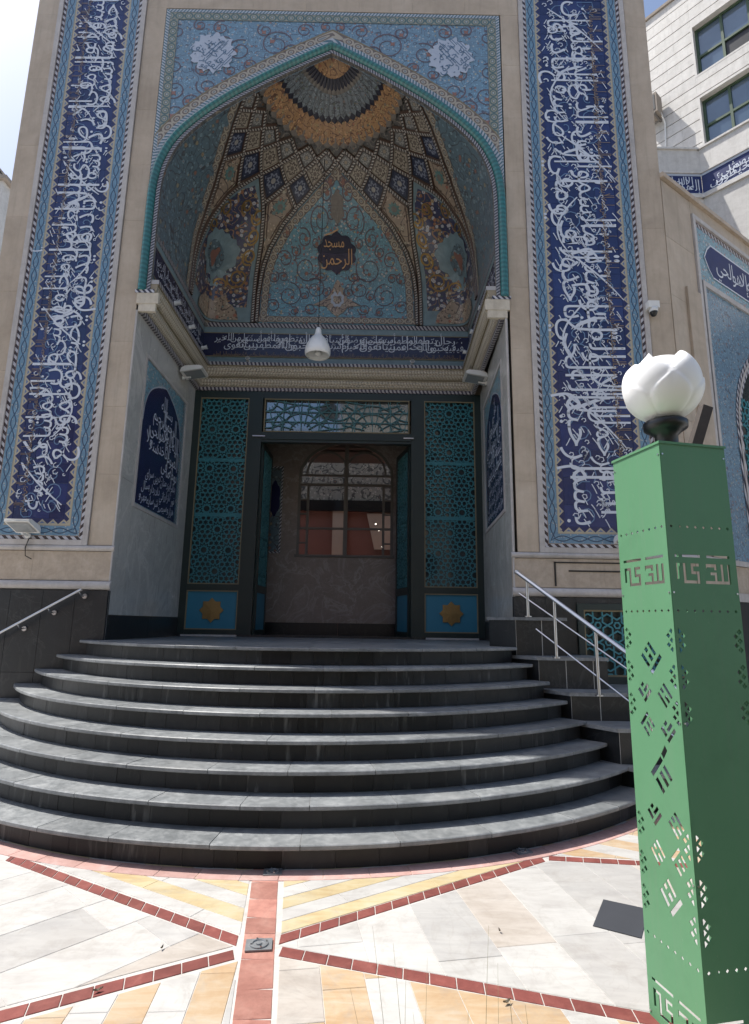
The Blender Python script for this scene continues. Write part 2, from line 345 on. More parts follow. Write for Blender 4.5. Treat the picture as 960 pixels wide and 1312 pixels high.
# lamp pillar paint: dusty green, faded a little
t = NT('green_enamel_paint', .5, .35); p = t.pos()
nz = t.noise(t.pos((1, 1, .35)), 3, 5, .6)
c = t.mix(nz, (.09, .235, .12), (.115, .275, .15))
sk = t.noise(t.pos((22, 22, .9)), 1.4, 4, .6)
c = t.mix(t.math('MULTIPLY', t.ramp(sk, [(.5, 0.), (.7, 1.)]), .3), c, (.13, .24, .15))
dk = t.noise(p, 2.2, 6, .7); c = t.mix(t.math('MULTIPLY', t.ramp(dk, [(.5, 0.), (.72, 1.)]), .35), c, (.05, .15, .07))
sc_ = t.noise(t.pos((60, 60, 14)), 1.6, 4, .7)
c = t.mix(t.math('MULTIPLY', t.ramp(sc_, [(.66, 0.), (.72, 1.)]), .35), c, (.25, .33, .26))
t.col(c); t.bump(t.noise(p, 4, 3), .004, .25); MT['green_paint'] = t.m

# ------------------------------------------------------------------ mesh helpers
def wloc(o):
    v = Vector((0, 0, 0))
    while o: v += o.location; o = o.parent
    return v
class B:
    """Collects geometry in world coordinates; build() links it as ONE mesh object."""
    def __init__(s): s.v = []; s.f = []; s.uv = []
    def add(s, vs, fs, uvs=None):
        o = len(s.v); s.v += [tuple(p) for p in vs]; s.f += [tuple(i+o for i in f) for f in fs]
        s.uv += (uvs if uvs else [(0, 0)]*len(vs))
    def box(s, x0, x1, y0, y1, z0, z1, M=None):
        vs = [(x, y, z) for z in (z0, z1) for y in (y0, y1) for x in (x0, x1)]
        if M: vs = [M(p) for p in vs]
        s.add(vs, [(0, 2, 3, 1), (4, 5, 7, 6), (0, 1, 5, 4), (2, 6, 7, 3), (0, 4, 6, 2), (1, 3, 7, 5)])
        return s
    def prism(s, poly, lo, hi):          # poly: list of 3-D points (one face), lo/hi: offset vectors
        n = len(poly); lo = Vector(lo); hi = Vector(hi)
        vs = [Vector(p)+lo for p in poly]+[Vector(p)+hi for p in poly]
        s.add(vs, [tuple(range(n-1, -1, -1)), tuple(range(n, 2*n))]+[(i, (i+1) % n, n+(i+1) % n, n+i) for i in range(n)])
        return s
    def grid(s, P, uvf=None):             # P[i][j] points
        n, m = len(P), len(P[0]); o = len(s.v)
        for i in range(n):
            for j in range(m):
                s.v.append(tuple(P[i][j])); s.uv.append(uvf(i, j) if uvf else (i/(n-1), j/(m-1)))
        for i in range(n-1):
            for j in range(m-1): s.f.append((o+i*m+j, o+(i+1)*m+j, o+(i+1)*m+j+1, o+i*m+j+1))
        return s
    def tube(s, pts, r, n=8, cap=True, up=None):
        pts = [Vector(p) for p in pts]; rs = r if isinstance(r, (list, tuple)) else [r]*len(pts)
        rings = []; L = 0; prev = None
        for i, p in enumerate(pts):
            d = (pts[min(i+1, len(pts)-1)]-pts[max(i-1, 0)]).normalized()
            a = prev if prev is not None else (Vector((0, 0, 1)) if abs(d.z) < .9 else Vector((1, 0, 0)))
            x = (a-d*a.dot(d)).normalized(); y = d.cross(x); prev = x
            if i: L += (p-pts[i-1]).length
            rings.append(([p+x*rs[i]*math.cos(2*PI*k/n)+y*rs[i]*math.sin(2*PI*k/n) for k in range(n+1)], L))
        P = [q[0] for q in rings]
        s.grid(P, lambda i, j: (rings[i][1], j/n))
        if cap:
            for e in (0, -1): s.add(P[e][:n], [tuple(range(n))])
        return s
    def lathe(s, c, prof, n=20):          # prof: (r, z) from c
        P = [[(c[0]+r*math.cos(2*PI*k/n), c[1]+r*math.sin(2*PI*k/n), c[2]+z) for k in range(n+1)] for r, z in prof]
        return s.grid(P)
    def build(s, name, mat, parent=None, smooth=False, label=None, origin=None, **props):
        me = bpy.data.meshes.new(name)
        if parent is None and origin is None:
            a = np.array(s.v); origin = ((a[:, 0].min()+a[:, 0].max())/2, (a[:, 1].min()+a[:, 1].max())/2, a[:, 2].min())
        off = wloc(parent) if parent else Vector(origin)
        me.from_pydata([(x-off[0], y-off[1], z-off[2]) for x, y, z in s.v], [], s.f)
        ul = me.uv_layers.new(name='UVMap')
        idx = np.zeros(len(me.loops), dtype=np.int32); me.loops.foreach_get('vertex_index', idx)
        ul.data.foreach_set('uv', np.array(s.uv, dtype=np.float32)[idx].ravel())
        me.materials.append(mat if not isinstance(mat, str) else MT[mat])
        if smooth: me.polygons.foreach_set('use_smooth', [True]*len(me.polygons))
        me.update()
        o = bpy.data.objects.new(name, me); COL.objects.link(o)
        if parent: o.parent = parent
        else: o.location = origin
        if label: o['label'] = label
        for k, v in props.items(): o[k] = v
        return o
def thing(name, loc, label, cat, group=None):
    o = bpy.data.objects.new(name, None); COL.objects.link(o); o.location = loc; o.empty_display_size = .2
    o['label'] = label; o['category'] = cat
    if group: o['group'] = group
    return o
def copy_tree(o, loc, label, rotz=0., parent=None):
    c = o.copy(); COL.objects.link(c); c.parent = parent
    if parent is None: c.location = loc; c.rotation_euler = (0, 0, rotz); c['label'] = label
    for ch in list(o.children): copy_tree(ch, None, None, 0, c)
    return c
def cutplate(name, outer, holes, thick, mat, parent, M, extra_kind=None, **props):
    """flat sheet with real cut-outs, outline and holes in (a, b) plane coordinates; M maps (a, b, depth) to the world"""
    cu = bpy.data.curves.new('tmp', 'CURVE'); cu.dimensions = '2D'; cu.fill_mode = 'BOTH'; cu.extrude = thick/2
    for loop in [outer]+holes:
        sp = cu.splines.new('POLY'); sp.points.add(len(loop)-1)
        for q, (a, b) in zip(sp.points, loop): q.co = (a, b, 0, 1)
        sp.use_cyclic_u = True
    ob = bpy.data.objects.new('tmp', cu); COL.objects.link(ob); bpy.context.view_layer.update()
    me = bpy.data.meshes.new_from_object(ob.evaluated_get(bpy.context.evaluated_depsgraph_get()))
    bb = B(); bb.add([M(v.co.x, v.co.y, v.co.z) for v in me.vertices], [tuple(p.vertices) for p in me.polygons])
    bpy.data.objects.remove(ob); bpy.data.curves.remove(cu); bpy.data.meshes.remove(me)
    return bb.build(name, mat, parent, **props)
def stroke2d(pts, w, close=False):
    """2-D polyline -> quads (verts, faces) of width w (number or function of 0..1)"""
    n = len(pts); vs = []; fs = []
    for i, p in enumerate(pts):
        a = pts[(i-1) % n] if close or i else pts[i]; b = pts[(i+1) % n] if close or i < n-1 else pts[i]
        dx, dy = b[0]-a[0], b[1]-a[1]; L = math.hypot(dx, dy) or 1
        ww = (w(i/(n-1)) if callable(w) else w)/2
        vs += [(p[0]-dy/L*ww, p[1]+dx/L*ww), (p[0]+dy/L*ww, p[1]-dx/L*ww)]
    for i in range(n if close else n-1):
        j = (i+1) % n; fs.append((2*i, 2*i+1, 2*j+1, 2*j))
    return vs, fs
def ribbon(b, path, wid, M, v0=0., v1=1., u0=0., rel=.0):
    """flat ribbon along 2-D path (offset normals averaged); wid=(left,right) offsets; uv in metres along"""
    n = len(path); P = []; L = u0
    for i, p in enumerate(path):
        a = path[max(i-1, 0)]; c = path[min(i+1, n-1)]
        dx, dy = c[0]-a[0], c[1]-a[1]; l = math.hypot(dx, dy) or 1
        if i: L += math.hypot(p[0]-path[i-1][0], p[1]-path[i-1][1])
        k = 1.
        if 0 < i < n-1:
            e1 = (p[0]-a[0], p[1]-a[1]); l1 = math.hypot(*e1) or 1
            k = 1/max(.5, (e1[0]*dx+e1[1]*dy)/(l1*l))
        nx, ny = -dy/l*k, dx/l*k
        P.append([(M(p[0]+nx*wid[0], p[1]+ny*wid[0]), (L, v0)), (M(p[0]+nx*wid[1], p[1]+ny*wid[1]), (L, v1))])
    b.add([q[0] for r in P for q in r], [(2*i, 2*i+1, 2*i+3, 2*i+2) for i in range(n-1)], [q[1] for r in P for q in r])

# ------------------------------------------------------------------ Arabic lettering
_F = {'ا': 0xFE8D, 'أ': 0xFE83, 'إ': 0xFE87, 'آ': 0xFE81, 'ب': 0xFE8F, 'ة': 0xFE93, 'ت': 0xFE95, 'ث': 0xFE99, 'ج': 0xFE9D, 'ح': 0xFEA1, 'خ': 0xFEA5,
      'د': 0xFEA9, 'ذ': 0xFEAB, 'ر': 0xFEAD, 'ز': 0xFEAF, 'س': 0xFEB1, 'ش': 0xFEB5, 'ص': 0xFEB9, 'ض': 0xFEBD, 'ط': 0xFEC1, 'ظ': 0xFEC5, 'ع': 0xFEC9,
      'غ': 0xFECD, 'ف': 0xFED1, 'ق': 0xFED5, 'ك': 0xFED9, 'ل': 0xFEDD, 'م': 0xFEE1, 'ن': 0xFEE5, 'ه': 0xFEE9, 'و': 0xFEED, 'ي': 0xFEF1, 'ء': 0xFE80,
      'ى': 0xFEEF, 'ئ': 0xFE89, 'ؤ': 0xFE85}
_R = set('اأإآدذرزوةىءؤ')        # letters that do not join to the left
def shape(wd):
    wd = wd.replace('ی', 'ي'); out = []; i = 0; joined = False
    while i < len(wd):
        ch = wd[i]
        if ch == 'ل' and i+1 < len(wd) and wd[i+1] in 'اأإآ':
            out.append(chr(0xFEFC if joined else 0xFEFB)); joined = False; i += 2; continue
        base = _F.get(ch)
        if base is None: i += 1; continue
        nxt = i+1 < len(wd) and wd[i+1] != 'ء'
        if ch in _R:
            f = base+(1 if joined and ch != 'ء' else 0); joined = False
        else:
            f = base+((3 if joined else 2) if nxt else (1 if joined else 0)); joined = nxt
        out.append(chr(f)); i += 1
    return ''.join(reversed(out))
_WC = {}
def word_mesh(wd, bold=.0):
    if (wd, bold) in _WC: return _WC[(wd, bold)]
    cu = bpy.data.curves.new('tmp', 'FONT'); cu.body = shape(wd); cu.resolution_u = 2; cu.offset = bold
    ob = bpy.data.objects.new('tmp', cu); COL.objects.link(ob); bpy.context.view_layer.update()
    me = bpy.data.meshes.new_from_object(ob.evaluated_get(bpy.context.evaluated_depsgraph_get()))
    vs = [(v.co.x, v.co.y) for v in me.vertices]; fs = [tuple(p.vertices) for p in me.polygons]
    bpy.data.objects.remove(ob); bpy.data.curves.remove(cu); bpy.data.meshes.remove(me)
    par = list(range(len(vs)))
    def find(a):
        while par[a] != a: par[a] = par[par[a]]; a = par[a]
        return a
    for f in fs:
        for k in f[1:]: par[find(k)] = find(f[0])
    top = {}
    for i, p in enumerate(vs):
        r = find(i); top[r] = max(top.get(r, -9), p[1])
    tall = [top[find(i)] > .6 for i in range(len(vs))]
    x0 = min([p[0] for p in vs] or [0]); x1 = max([p[0] for p in vs] or [0])
    _WC[(wd, bold)] = (vs, fs, tall, x0, x1); return _WC[(wd, bold)]
def put_word(b, wd, xr, yb, em, M, knee=.38, stretch=1., sx=1., bold=0.):
    """word whose right end is at xr and baseline at yb; ascenders above knee are drawn out"""
    vs, fs, tall, x0, x1 = word_mesh(wd, bold)
    out = []
    for (x, y), t_ in zip(vs, tall):
        if t_ and y > knee: y = knee+(y-knee)*stretch
        out.append(M(xr-(x1-x)*em*sx, yb+y*em))
    b.add(out, fs); return (x1-x0)*em*sx
KURSI = ('بسم الله الرحمن الرحیم الله لا إله إلا هو الحی القیوم لا تأخذه سنة ولا نوم له ما فی السموات وما فی الأرض من ذا الذی یشفع '
         'عنده إلا بإذنه یعلم ما بین أیدیهم وما خلفهم ولا یحیطون بشیء من علمه إلا بما شاء وسع كرسیه السموات والأرض ولا یؤده حفظهما وهو العلی العظیم').split()
TAWBA = ('فیه فیه رجال یحبون أن یتطهروا والله یحب المطهرین أفمن أسس بنیانه على تقوى من الله ورضوان خیر أم من أسس بنیانه على').split()
def thuluth(name, words, length, W, M, parent, em=.33, mat='letter', lo=.13, hi=.46, st=3.6, seed=1, vine=True, gap=.72, marks=True, long=False):
    """two-tier inscription along x in [0,length] (reads right to left), band height W; M maps (x, y, depth)"""
    rnd = random.Random(seed); b = B(); cur = [length-.05, length-.2]; i = 0
    while max(cur) > .25 and i < 400:
        wd = words[i % len(words)]; t_ = 0 if cur[0] >= cur[1] else 1
        vs, fs, tall, x0, x1 = word_mesh(wd, -.005 if long else 0.); sx = rnd.uniform(.8, 1.02)
        e = em*rnd.uniform(.92, 1.08)*(1 if t_ == 0 else .92); wl = (x1-x0)*e*sx
        if cur[t_]-wl < .02: cur[t_] = -1; i += 1; continue
        yb = (lo if t_ == 0 else hi)*W+rnd.uniform(-.015, .03)*W
        room = (.95*W-yb)/e-.38; s_ = max(1., min(st, room/.34))
        put_word(b, wd, cur[t_], yb, e, lambda x, y, t=i % 12: M(x, y, .0008+.00022*t), .38, s_, sx, -.005 if long else 0.)
        cur[t_] -= wl*gap+.02; i += 1
    if long:          # sweeping diagonal strokes and flat returning tails that tie the words together
        x = .2; k = 0
        while x < length-.6:
            y0 = W*rnd.uniform(.08, .2); k += 1
            if k % 2: pts = [(x+W*.75*q, y0+W*(.78*q+.06*math.sin(PI*q))) for q in [i/8 for i in range(9)]]
            else: pts = [(x+W*.95*q, W*.42-W*.3*math.sin(PI*q*.9)) for q in [i/10 for i in range(11)]]
            v, f = stroke2d(pts, lambda q: em*.052*(.35+.65*math.sin(PI*min(1, q*.8+.15)))); b.add([M(p[0], p[1], .0037) for p in v], f); x += rnd.uniform(.8, 1.4)
    o = b.build(name, mat, parent)
    if marks:
        b = B()
        for k in range(int(length*W*70)):
            x = rnd.uniform(.05, length-.1); y = rnd.uniform(.06, .9)*W; a = rnd.choice((.5, .6, -.5, .45)); L = em*rnd.uniform(.1, .28)
            pts = [(x, y), (x+L*.5*math.cos(a), y+L*.5*math.sin(a)+.003), (x+L*math.cos(a), y+L*math.sin(a))]
            if k % 3 == 0: pts = [(x+L*.3*math.cos(q), y+L*.3*math.sin(q)) for q in (0, 1.2, 2.4, 3.6, 4.6)]
            v, f = stroke2d(pts, em*.026); b.add([M(p[0], p[1], .0034) for p in v], f)
        b.build('vowel_marks', mat, parent, kind='stuff')
    if vine:
        b = B(); x = .1; k = 0
        while x < length-.1:
            r = W*rnd.uniform(.14, .2); cy = W*(.3 if k % 2 else .68)
            pts = [(x+r*(1-q/14)*math.cos(q*.62+k), cy+r*(1-q/14)*math.sin(q*.62+k)) for q in range(13)]
            pts = [p for p in pts if .03 < p[0] < length-.03 and .03*W < p[1] < .97*W]
            if len(pts) > 2:
                v, f = stroke2d(pts, em*.03); b.add([M(p[0], p[1], -.0008) for p in v], f)
            x += r*.85; k += 1
        b.build('scroll_vine', 'vine', parent, kind='stuff')
    return o
def kufic_row(name, words, length, y, em, st, M, parent, mat='gold_letter', seed=3, sx=.62):
    b = B(); cur = length-.1; i = seed
    while cur > .2:
        wd = words[i % len(words)]; vs, fs, tall, x0, x1 = word_mesh(wd); wl = (x1-x0)*em*sx
        if cur-wl < .05: break
        put_word(b, wd, cur, y, em, lambda a, c: M(a, c, .0043), .3, st, sx); cur -= wl+em*.06; i += 1
    return b.build(name, mat, parent)

# ------------------------------------------------------------------ polygon clipping (paving)
def clip_half(poly, p, n):
    out = []
    for i, a in enumerate(poly):
        b_ = poly[(i+1) % len(poly)]
        da = (a[0]-p[0])*n[0]+(a[1]-p[1])*n[1]; db = (b_[0]-p[0])*n[0]+(b_[1]-p[1])*n[1]
        if da >= 0: out.append(a)
        if (da > 0 > db) or (da < 0 < db):
            t_ = da/(da-db); out.append((a[0]+(b_[0]-a[0])*t_, a[1]+(b_[1]-a[1])*t_))
    return out
def area(p): return sum(p[i][0]*p[(i+1) % len(p)][1]-p[(i+1) % len(p)][0]*p[i][1] for i in range(len(p)))/2
def clip_convex(poly, region):
    r = region if area(region) > 0 else region[::-1]
    for i in range(len(r)):
        a = r[i]; b_ = r[(i+1) % len(r)]; poly = clip_half(poly, a, (-(b_[1]-a[1]), b_[0]-a[0]))
        if len(poly) < 3: return []
    return poly
def inset(poly, d):
    if area(poly) < 0: poly = poly[::-1]
    out = list(poly)
    for i in range(len(poly)):
        a = poly[i]; b_ = poly[(i+1) % len(poly)]; L = math.hypot(b_[0]-a[0], b_[1]-a[1])
        if L < 1e-6: continue
        n = (-(b_[1]-a[1])/L, (b_[0]-a[0])/L); out = clip_half(out, (a[0]+n[0]*d, a[1]+n[1]*d), n)
        if len(out) < 3: return []
    return out

# ================================================================== GROUND AND PAVING
gb = B(); gb.add([(-400, -400, -.003), (400, -400, -.003), (400, 400, -.003), (-400, 400, -.003)], [(0, 1, 2, 3)])
ground = gb.build('plaza_ground', 'ground', None, origin=(0, 0, 0), kind='structure')
def stone_piece(name, poly, mat, top=0., th=.02, gap=.0015, parent=ground):
    p = inset(poly, gap)
    if len(p) < 3 or abs(area(p)) < .0006: return
    cx = sum(q[0] for q in p)/len(p); cy = sum(q[1] for q in p)/len(p)
    dz = random.uniform(-.0005, .0005); tx, ty = random.uniform(-.0008, .0008), random.uniform(-.0008, .0008)
    b = B(); n = len(p); q = inset(p, .002)
    zt = lambda x, y: top+dz+(x-cx)*tx+(y-cy)*ty
    if len(q) == n:
        vs = [(x, y, top-th) for x, y in p]+[(x, y, zt(x, y)-.002) for x, y in p]+[(x, y, zt(x, y)) for x, y in q]
        fs = [(i, (i+1) % n, n+(i+1) % n, n+i) for i in range(n)]+[(n+i, n+(i+1) % n, 2*n+(i+1) % n, 2*n+i) for i in range(n)]+[tuple(range(2*n, 3*n))]
        b.add(vs, fs)
    else: b.prism([(x, y, zt(x, y)) for x, y in p], (0, 0, -th), (0, 0, 0))
    return b.build(name, mat, parent)
def lay(region, ang, wid, length, pal, org=(0, 0), ymin=1.75):
    """slabs in rows at angle ang clipped to a convex region; pal(row, i) -> material"""
    ca, sa = math.cos(ang), math.sin(ang)
    us = [(x-org[0])*ca+(y-org[1])*sa for x, y in region]; vs = [-(x-org[0])*sa+(y-org[1])*ca for x, y in region]
    reg = clip_half(region if area(region) > 0 else region[::-1], (0, ymin), (0, 1))
    reg = clip_half(reg, (-3.9, 0), (1, 0)); reg = clip_half(reg, (3.6, 0), (-1, 0)); reg = clip_half(reg, (0, 5.6), (0, -1))
    ws = wid if callable(wid) else (lambda r: wid)
    v = min(vs); r = 0
    v = 0.; rows = []
    while v < max(vs): rows.append((v, v+ws(r), r)); v += ws(r); r += 1
    v = 0.; r = -1
    while v > min(vs): rows.append((v-ws(r), v, r)); v -= ws(r); r -= 1
    for v0, v1, r in rows:
        rnd = random.Random(r*31+int(ang*100)); u = min(us)-rnd.uniform(0, length); i = 0
        while u < max(us):
            L = length*rnd.uniform(.75, 1.2)
            q = [(u, v0), (u+L, v0), (u+L, v1), (u, v1)]
            q = [(org[0]+a*ca-b_*sa, org[1]+a*sa+b_*ca) for a, b_ in q]
            q = clip_convex(q, reg)
            if len(q) >= 3 and abs(area(q)) > .0015: stone_piece('paving_stone', q, pal(r, i, rnd))
            u += L; i += 1
WHITES = ['marble_white', 'marble_grey', 'marble_white', 'marble_cream', 'marble_grey']
aL1 = math.atan2(4.32-3.30, -2.43+.635); aR1 = math.atan2(4.43-3.325, 1.28+.435)
lay([(-.655, 3.262), (-5.5, 6.02), (-5.5, .55)], R_(48), .36, .75, lambda r, i, q: q.choice(WHITES), (-1.2, 3))
lay([(-.645, 3.37), (-.85, 5.0), (-5.4, 6.1)], aL1, lambda r: .125, 1.1, lambda r, i, q: 'marble_yellow' if r % 2 == 0 else 'marble_white', (-2.43, 4.362))
lay([(-.435, 3.385), (1.30, 4.50), (1.3, 5.3), (-.67, 5.3)], aR1, lambda r: .125, 1.1, lambda r, i, q: 'marble_yellow' if r % 2 == 0 else 'marble_white', (-.435, 3.372))
lay([(-.42, 3.27), (1.28, 4.385), (5, 4.0), (5, 1.69)], R_(-80), .33, 1.0, lambda r, i, q: q.choice(WHITES+['marble_cream', 'marble_white']), (.3, 3.5))
lay([(-.6, 3.135), (-5.5, .43), (-5.5, 0), (-.16, 0)], R_(-86), lambda r: .16, .45, lambda r, i, q: 'marble_orange' if r % 2 else q.choice(['marble_white', 'marble_grey']), (-.6, 3.1))
lay([(-.41, 3.17), (5, 1.6), (5, 0), (-.02, 0)], R_(-82), lambda r: .2, .5, lambda r, i, q: 'marble_orange' if r % 2 else q.choice(['marble_cream', 'marble_white', 'marble_orange']), (-.41, 3.1))
lay([(1.31, 4.49), (5, 4.1), (5, 6), (1.31, 6)], R_(-30), .17, .5, lambda r, i, q: 'marble_orange' if r % 2 else 'marble_white', (1.6, 4.6))
MT['soil'] = stone('dry_grass_and_soil', (.035, .04, .02), (.06, .065, .03), (.10, .09, .055), 7., .95, .1, .0, .3, .02)
b = B(); n_ = 24
b.grid([[(-9+18*i/n_, -9+10.55*j/n_, .012+.05*random.random()*(0 < j < n_)) for j in range(n_+1)] for i in range(n_+1)]); b.add([(-9, 1.55, -.01), (9, 1.55, -.01), (9, 1.55, .012), (-9, 1.55, .012)], [(0, 1, 2, 3)])
b.grid([[(1.36+7.6*i/12, 1.5+.82*j/4, .012+.03*random.random()*(0 < j < 4)) for j in range(5)] for i in range(13)])  # unseen extra bed, added to cut ground bounce on the pillar's right face
b.build('unseen_planting_bed', 'soil', None, origin=(0, 0, 0), kind='structure')  # out-of-view dark bed, sized to reduce light bounced off the ground
# central russet strip
def sx_l(y): return -.724+.1399*(4.048-y)
def sx_r(y): return -.546+.1315*(4.053-y)
y = 4.2; rnd = random.Random(5)
while y > 1.75:
    h = rnd.uniform(.16, .24); y1 = y-h; k = rnd.uniform(-.012, .012)
    stone_piece('paving_stone', [(sx_l(y)+.004, y), (sx_l(y1)+.004, y1+k), (sx_r(y1)-.004, y1-k), (sx_r(y)-.004, y)], 'red_strip'); y = y1
def brick_line(p, q, wd=.083, L=.118, skew=.25):
    dx, dy = q[0]-p[0], q[1]-p[1]; D = math.hypot(dx, dy); ux, uy = dx/D, dy/D; nx, ny = -uy, ux
    n = int(D/L)
    for i in range(n+1):
        a0 = i*L; a1 = min(D, a0+L); s_ = skew*wd
        if a1-a0 < .03: continue
        stone_piece('brick', [(p[0]+ux*(a0+s_)+nx*wd/2, p[1]+uy*(a0+s_)+ny*wd/2), (p[0]+ux*(a0-s_)-nx*wd/2, p[1]+uy*(a0-s_)-ny*wd/2),
                              (p[0]+ux*(a1-s_)-nx*wd/2, p[1]+uy*(a1-s_)-ny*wd/2), (p[0]+ux*(a1+s_)+nx*wd/2, p[1]+uy*(a1+s_)+ny*wd/2)], 'brick', .0008, gap=.0024)
brick_line((-.645, 3.312), (-2.43, 4.325), skew=-.35)
brick_line((-.635, 3.19), (-3.4, 1.665), .088, .125, .1)
brick_line((-.435, 3.328), (1.27, 4.43), skew=.3)
brick_line((1.29, 4.43), (3.3, 4.21), skew=.1)
brick_line((-.415, 3.222), (3.2, 2.165), .085, .125, -.1)
# rose ring round the foot of the stairs
def circ(k): R = 3.6+.136*k; return (-.70, 5.80-.242*k+R, R)
cx7, cy7, R7 = circ(7)
a = -.9; rnd = random.Random(3)
while a < .78:
    da = rnd.uniform(.05, .068); seg = [a+da*j/3 for j in range(4)]; Ri, Ro = R7-.06, R7+.055+.02*0
    Ro = 4.65
    poly = [(cx7+Ri*math.sin(t_), cy7-Ri*math.cos(t_)) for t_ in seg]+[(cx7+Ro*math.sin(t_), cy7-Ro*math.cos(t_)) for t_ in reversed(seg)]
    stone_piece('paving_stone', poly, 'red_stone', .003); a += da

# ================================================================== STAIRCASE
stairs = thing('staircase', (-.7, 5.2, 0), 'wide curved staircase of dark slate treads and black risers up to the doorway', 'stairs')
def pl_x(Y): return 1.66+(6.75-Y)*.691
OV = .075
def ends(k):
    cx, cy, R = circ(k); aL = -math.acos(min(1, (cy-7.09)/R)); aR = 0
    while cx+R*math.sin(aR) < pl_x(cy-R*math.cos(aR)): aR += .002
    return aL, aR
for k in range(8):
    cx, cy, R = circ(k); aL, aR = ends(k); zt = 1.36-.17*k
    P = lambda a, r, z: (cx+r*math.sin(a), cy-r*math.cos(a), z)
    # body behind the tiles
    b = B(); n = 40; aa = [aL+(aR-aL)*i/n for i in range(n+1)]
    b.grid([[P(a, R-OV-.012, zt-.17), P(a, R-OV-.012, zt-.036), P(a, R-.03, zt-.036), P(a, R-.022, zt-.0035), P(a, R-.9, zt-.0035)] for a in aa])
    step = b.build('step', MT['step_joint'], stairs)
    # tread slabs with a rounded nosing
    nb = max(5, int((aR-aL)*R/.62)); rnd = random.Random(k+40)
    cuts = [aL]+[aL+(aR-aL)*(i+rnd.uniform(-.12, .12))/nb for i in range(1, nb)]+[aR]
    for i in range(nb):
        a0, a1 = cuts[i]+.0006*(i > 0), cuts[i+1]-.0006; m = 6
        prof = [(-.45 if k else -1.4, -.001), (-.02, 0), (-.006, -.001), (0, -.007), (0, -.027), (-.006, -.034), (-.12, -.035)]
        dz = rnd.uniform(-.001, .001)
        b = B(); b.grid([[P(a0+(a1-a0)*j/m, R+o_, zt+z_+dz) for o_, z_ in prof] for j in range(m+1)])
        b.add([P(a0, R+o_, zt+z_+dz) for o_, z_ in prof], [tuple(range(len(prof)))]); b.add([P(a1, R+o_, zt+z_+dz) for o_, z_ in prof], [tuple(range(len(prof)))])
        b.build('tread_slab', 'tread', step)
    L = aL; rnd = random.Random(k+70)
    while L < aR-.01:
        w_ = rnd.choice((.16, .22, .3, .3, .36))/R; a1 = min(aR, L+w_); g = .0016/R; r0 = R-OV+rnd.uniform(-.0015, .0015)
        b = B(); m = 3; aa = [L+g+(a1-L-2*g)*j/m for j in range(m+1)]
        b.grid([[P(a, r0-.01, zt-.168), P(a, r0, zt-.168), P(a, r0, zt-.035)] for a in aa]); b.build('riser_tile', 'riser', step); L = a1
# landing floor inside the porch
b = B(); b.box(-3.3, 2.05, 7.1, 12.2, 1.2, 1.345); b.box(-2.3, .9, 6.5, 7.1, 1.2, 1.345); land = b.build('landing_floor', 'dark_joint', stairs)
yy = 7.12; rnd = random.Random(9)
while yy < 9.9:
    xx = -3.2; xe = 1.98 if yy > 7.8 else 1.76
    while xx < xe:
        w_ = .62; b = B(); b.box(xx+.002, min(xx+w_, xe)-.002, yy+.002, yy+.6, 1.345, 1.354+rnd.uniform(-.0008, .0008)); b.build('floor_slab', 'tread', land); xx += w_
    yy += .604

# ================================================================== PORTAL
portal = thing('mosque_portal', (-.69, 7.3, 0), 'tall tiled mosque portal with pointed arch vault, blue calligraphy bands and stone piers', 'mosque gate')
FY = 7.14
# structural cores (behind the cladding)
b = B()
b.box(-5.12, -3.24, 7.17, 7.9, 0, 11.7); b.box(1.86, 4.04, 7.17, 7.9, 0, 11.7); b.box(-3.24, 1.86, 7.2, 7.9, 10.72, 11.7)
b.box(-3.6, -3.24, 7.9, 10.3, 0, 10.9); b.box(1.99, 2.4, 7.9, 10.3, 0, 10.9); b.box(-3.24, 1.99, 10.0, 10.3, 5.8, 10.9); b.box(-3.24, 1.86, 7.9, 10.0, 10.6, 10.9)
b.build('wall_core', 'core', portal)
def clad(x0, x1, z0, z1, w_, h_, mat, Y=FY, th=.03, seed=0, name='wall_slab', gap=.001, stagger=True, parent=None):
    rnd = random.Random(seed); z = z0; r = 0
    nz = max(1, round((z1-z0)/h_)); hz = (z1-z0)/nz; nx = max(1, round((x1-x0)/w_))
    for r in range(nz):
        xs = [x0+(x1-x0)*i/nx for i in range(nx+1)]
        if stagger and r % 2 and nx > 1: xs = [x0]+[x0+(x1-x0)*(i+.5)/nx for i in range(nx)]+[x1]
        for a, c in zip(xs, xs[1:]):
            if c-a < .02: continue
            b = B(); d = rnd.uniform(-.0012, .0012)
            b.box(a+gap, c-gap, Y+d, Y+th, z0+r*hz+gap, z0+(r+1)*hz-gap); b.build(name, mat, parent or portal)
clad(-5.15, -4.84, 2.51, 11.7, .4, 1.1, 'beige', seed=1)
clad(-3.51, -3.215, 2.51, 10.72, .4, .95, 'beige', seed=2); clad(1.845, 2.115, 2.51, 10.72, .4, .95, 'beige', seed=3)
clad(3.745, 4.06, 2.51, 11.7, .4, 1.1, 'beige', seed=4)
clad(-3.51, 2.115, 10.72, 11.7, .8, .5, 'beige', seed=5)
for x0, x1, s_ in ((-5.15, -3.19, 6), (1.77, 4.06, 7)): clad(x0, x1, 2.07, 2.43, .95, .4, 'beige_rough', seed=s_)
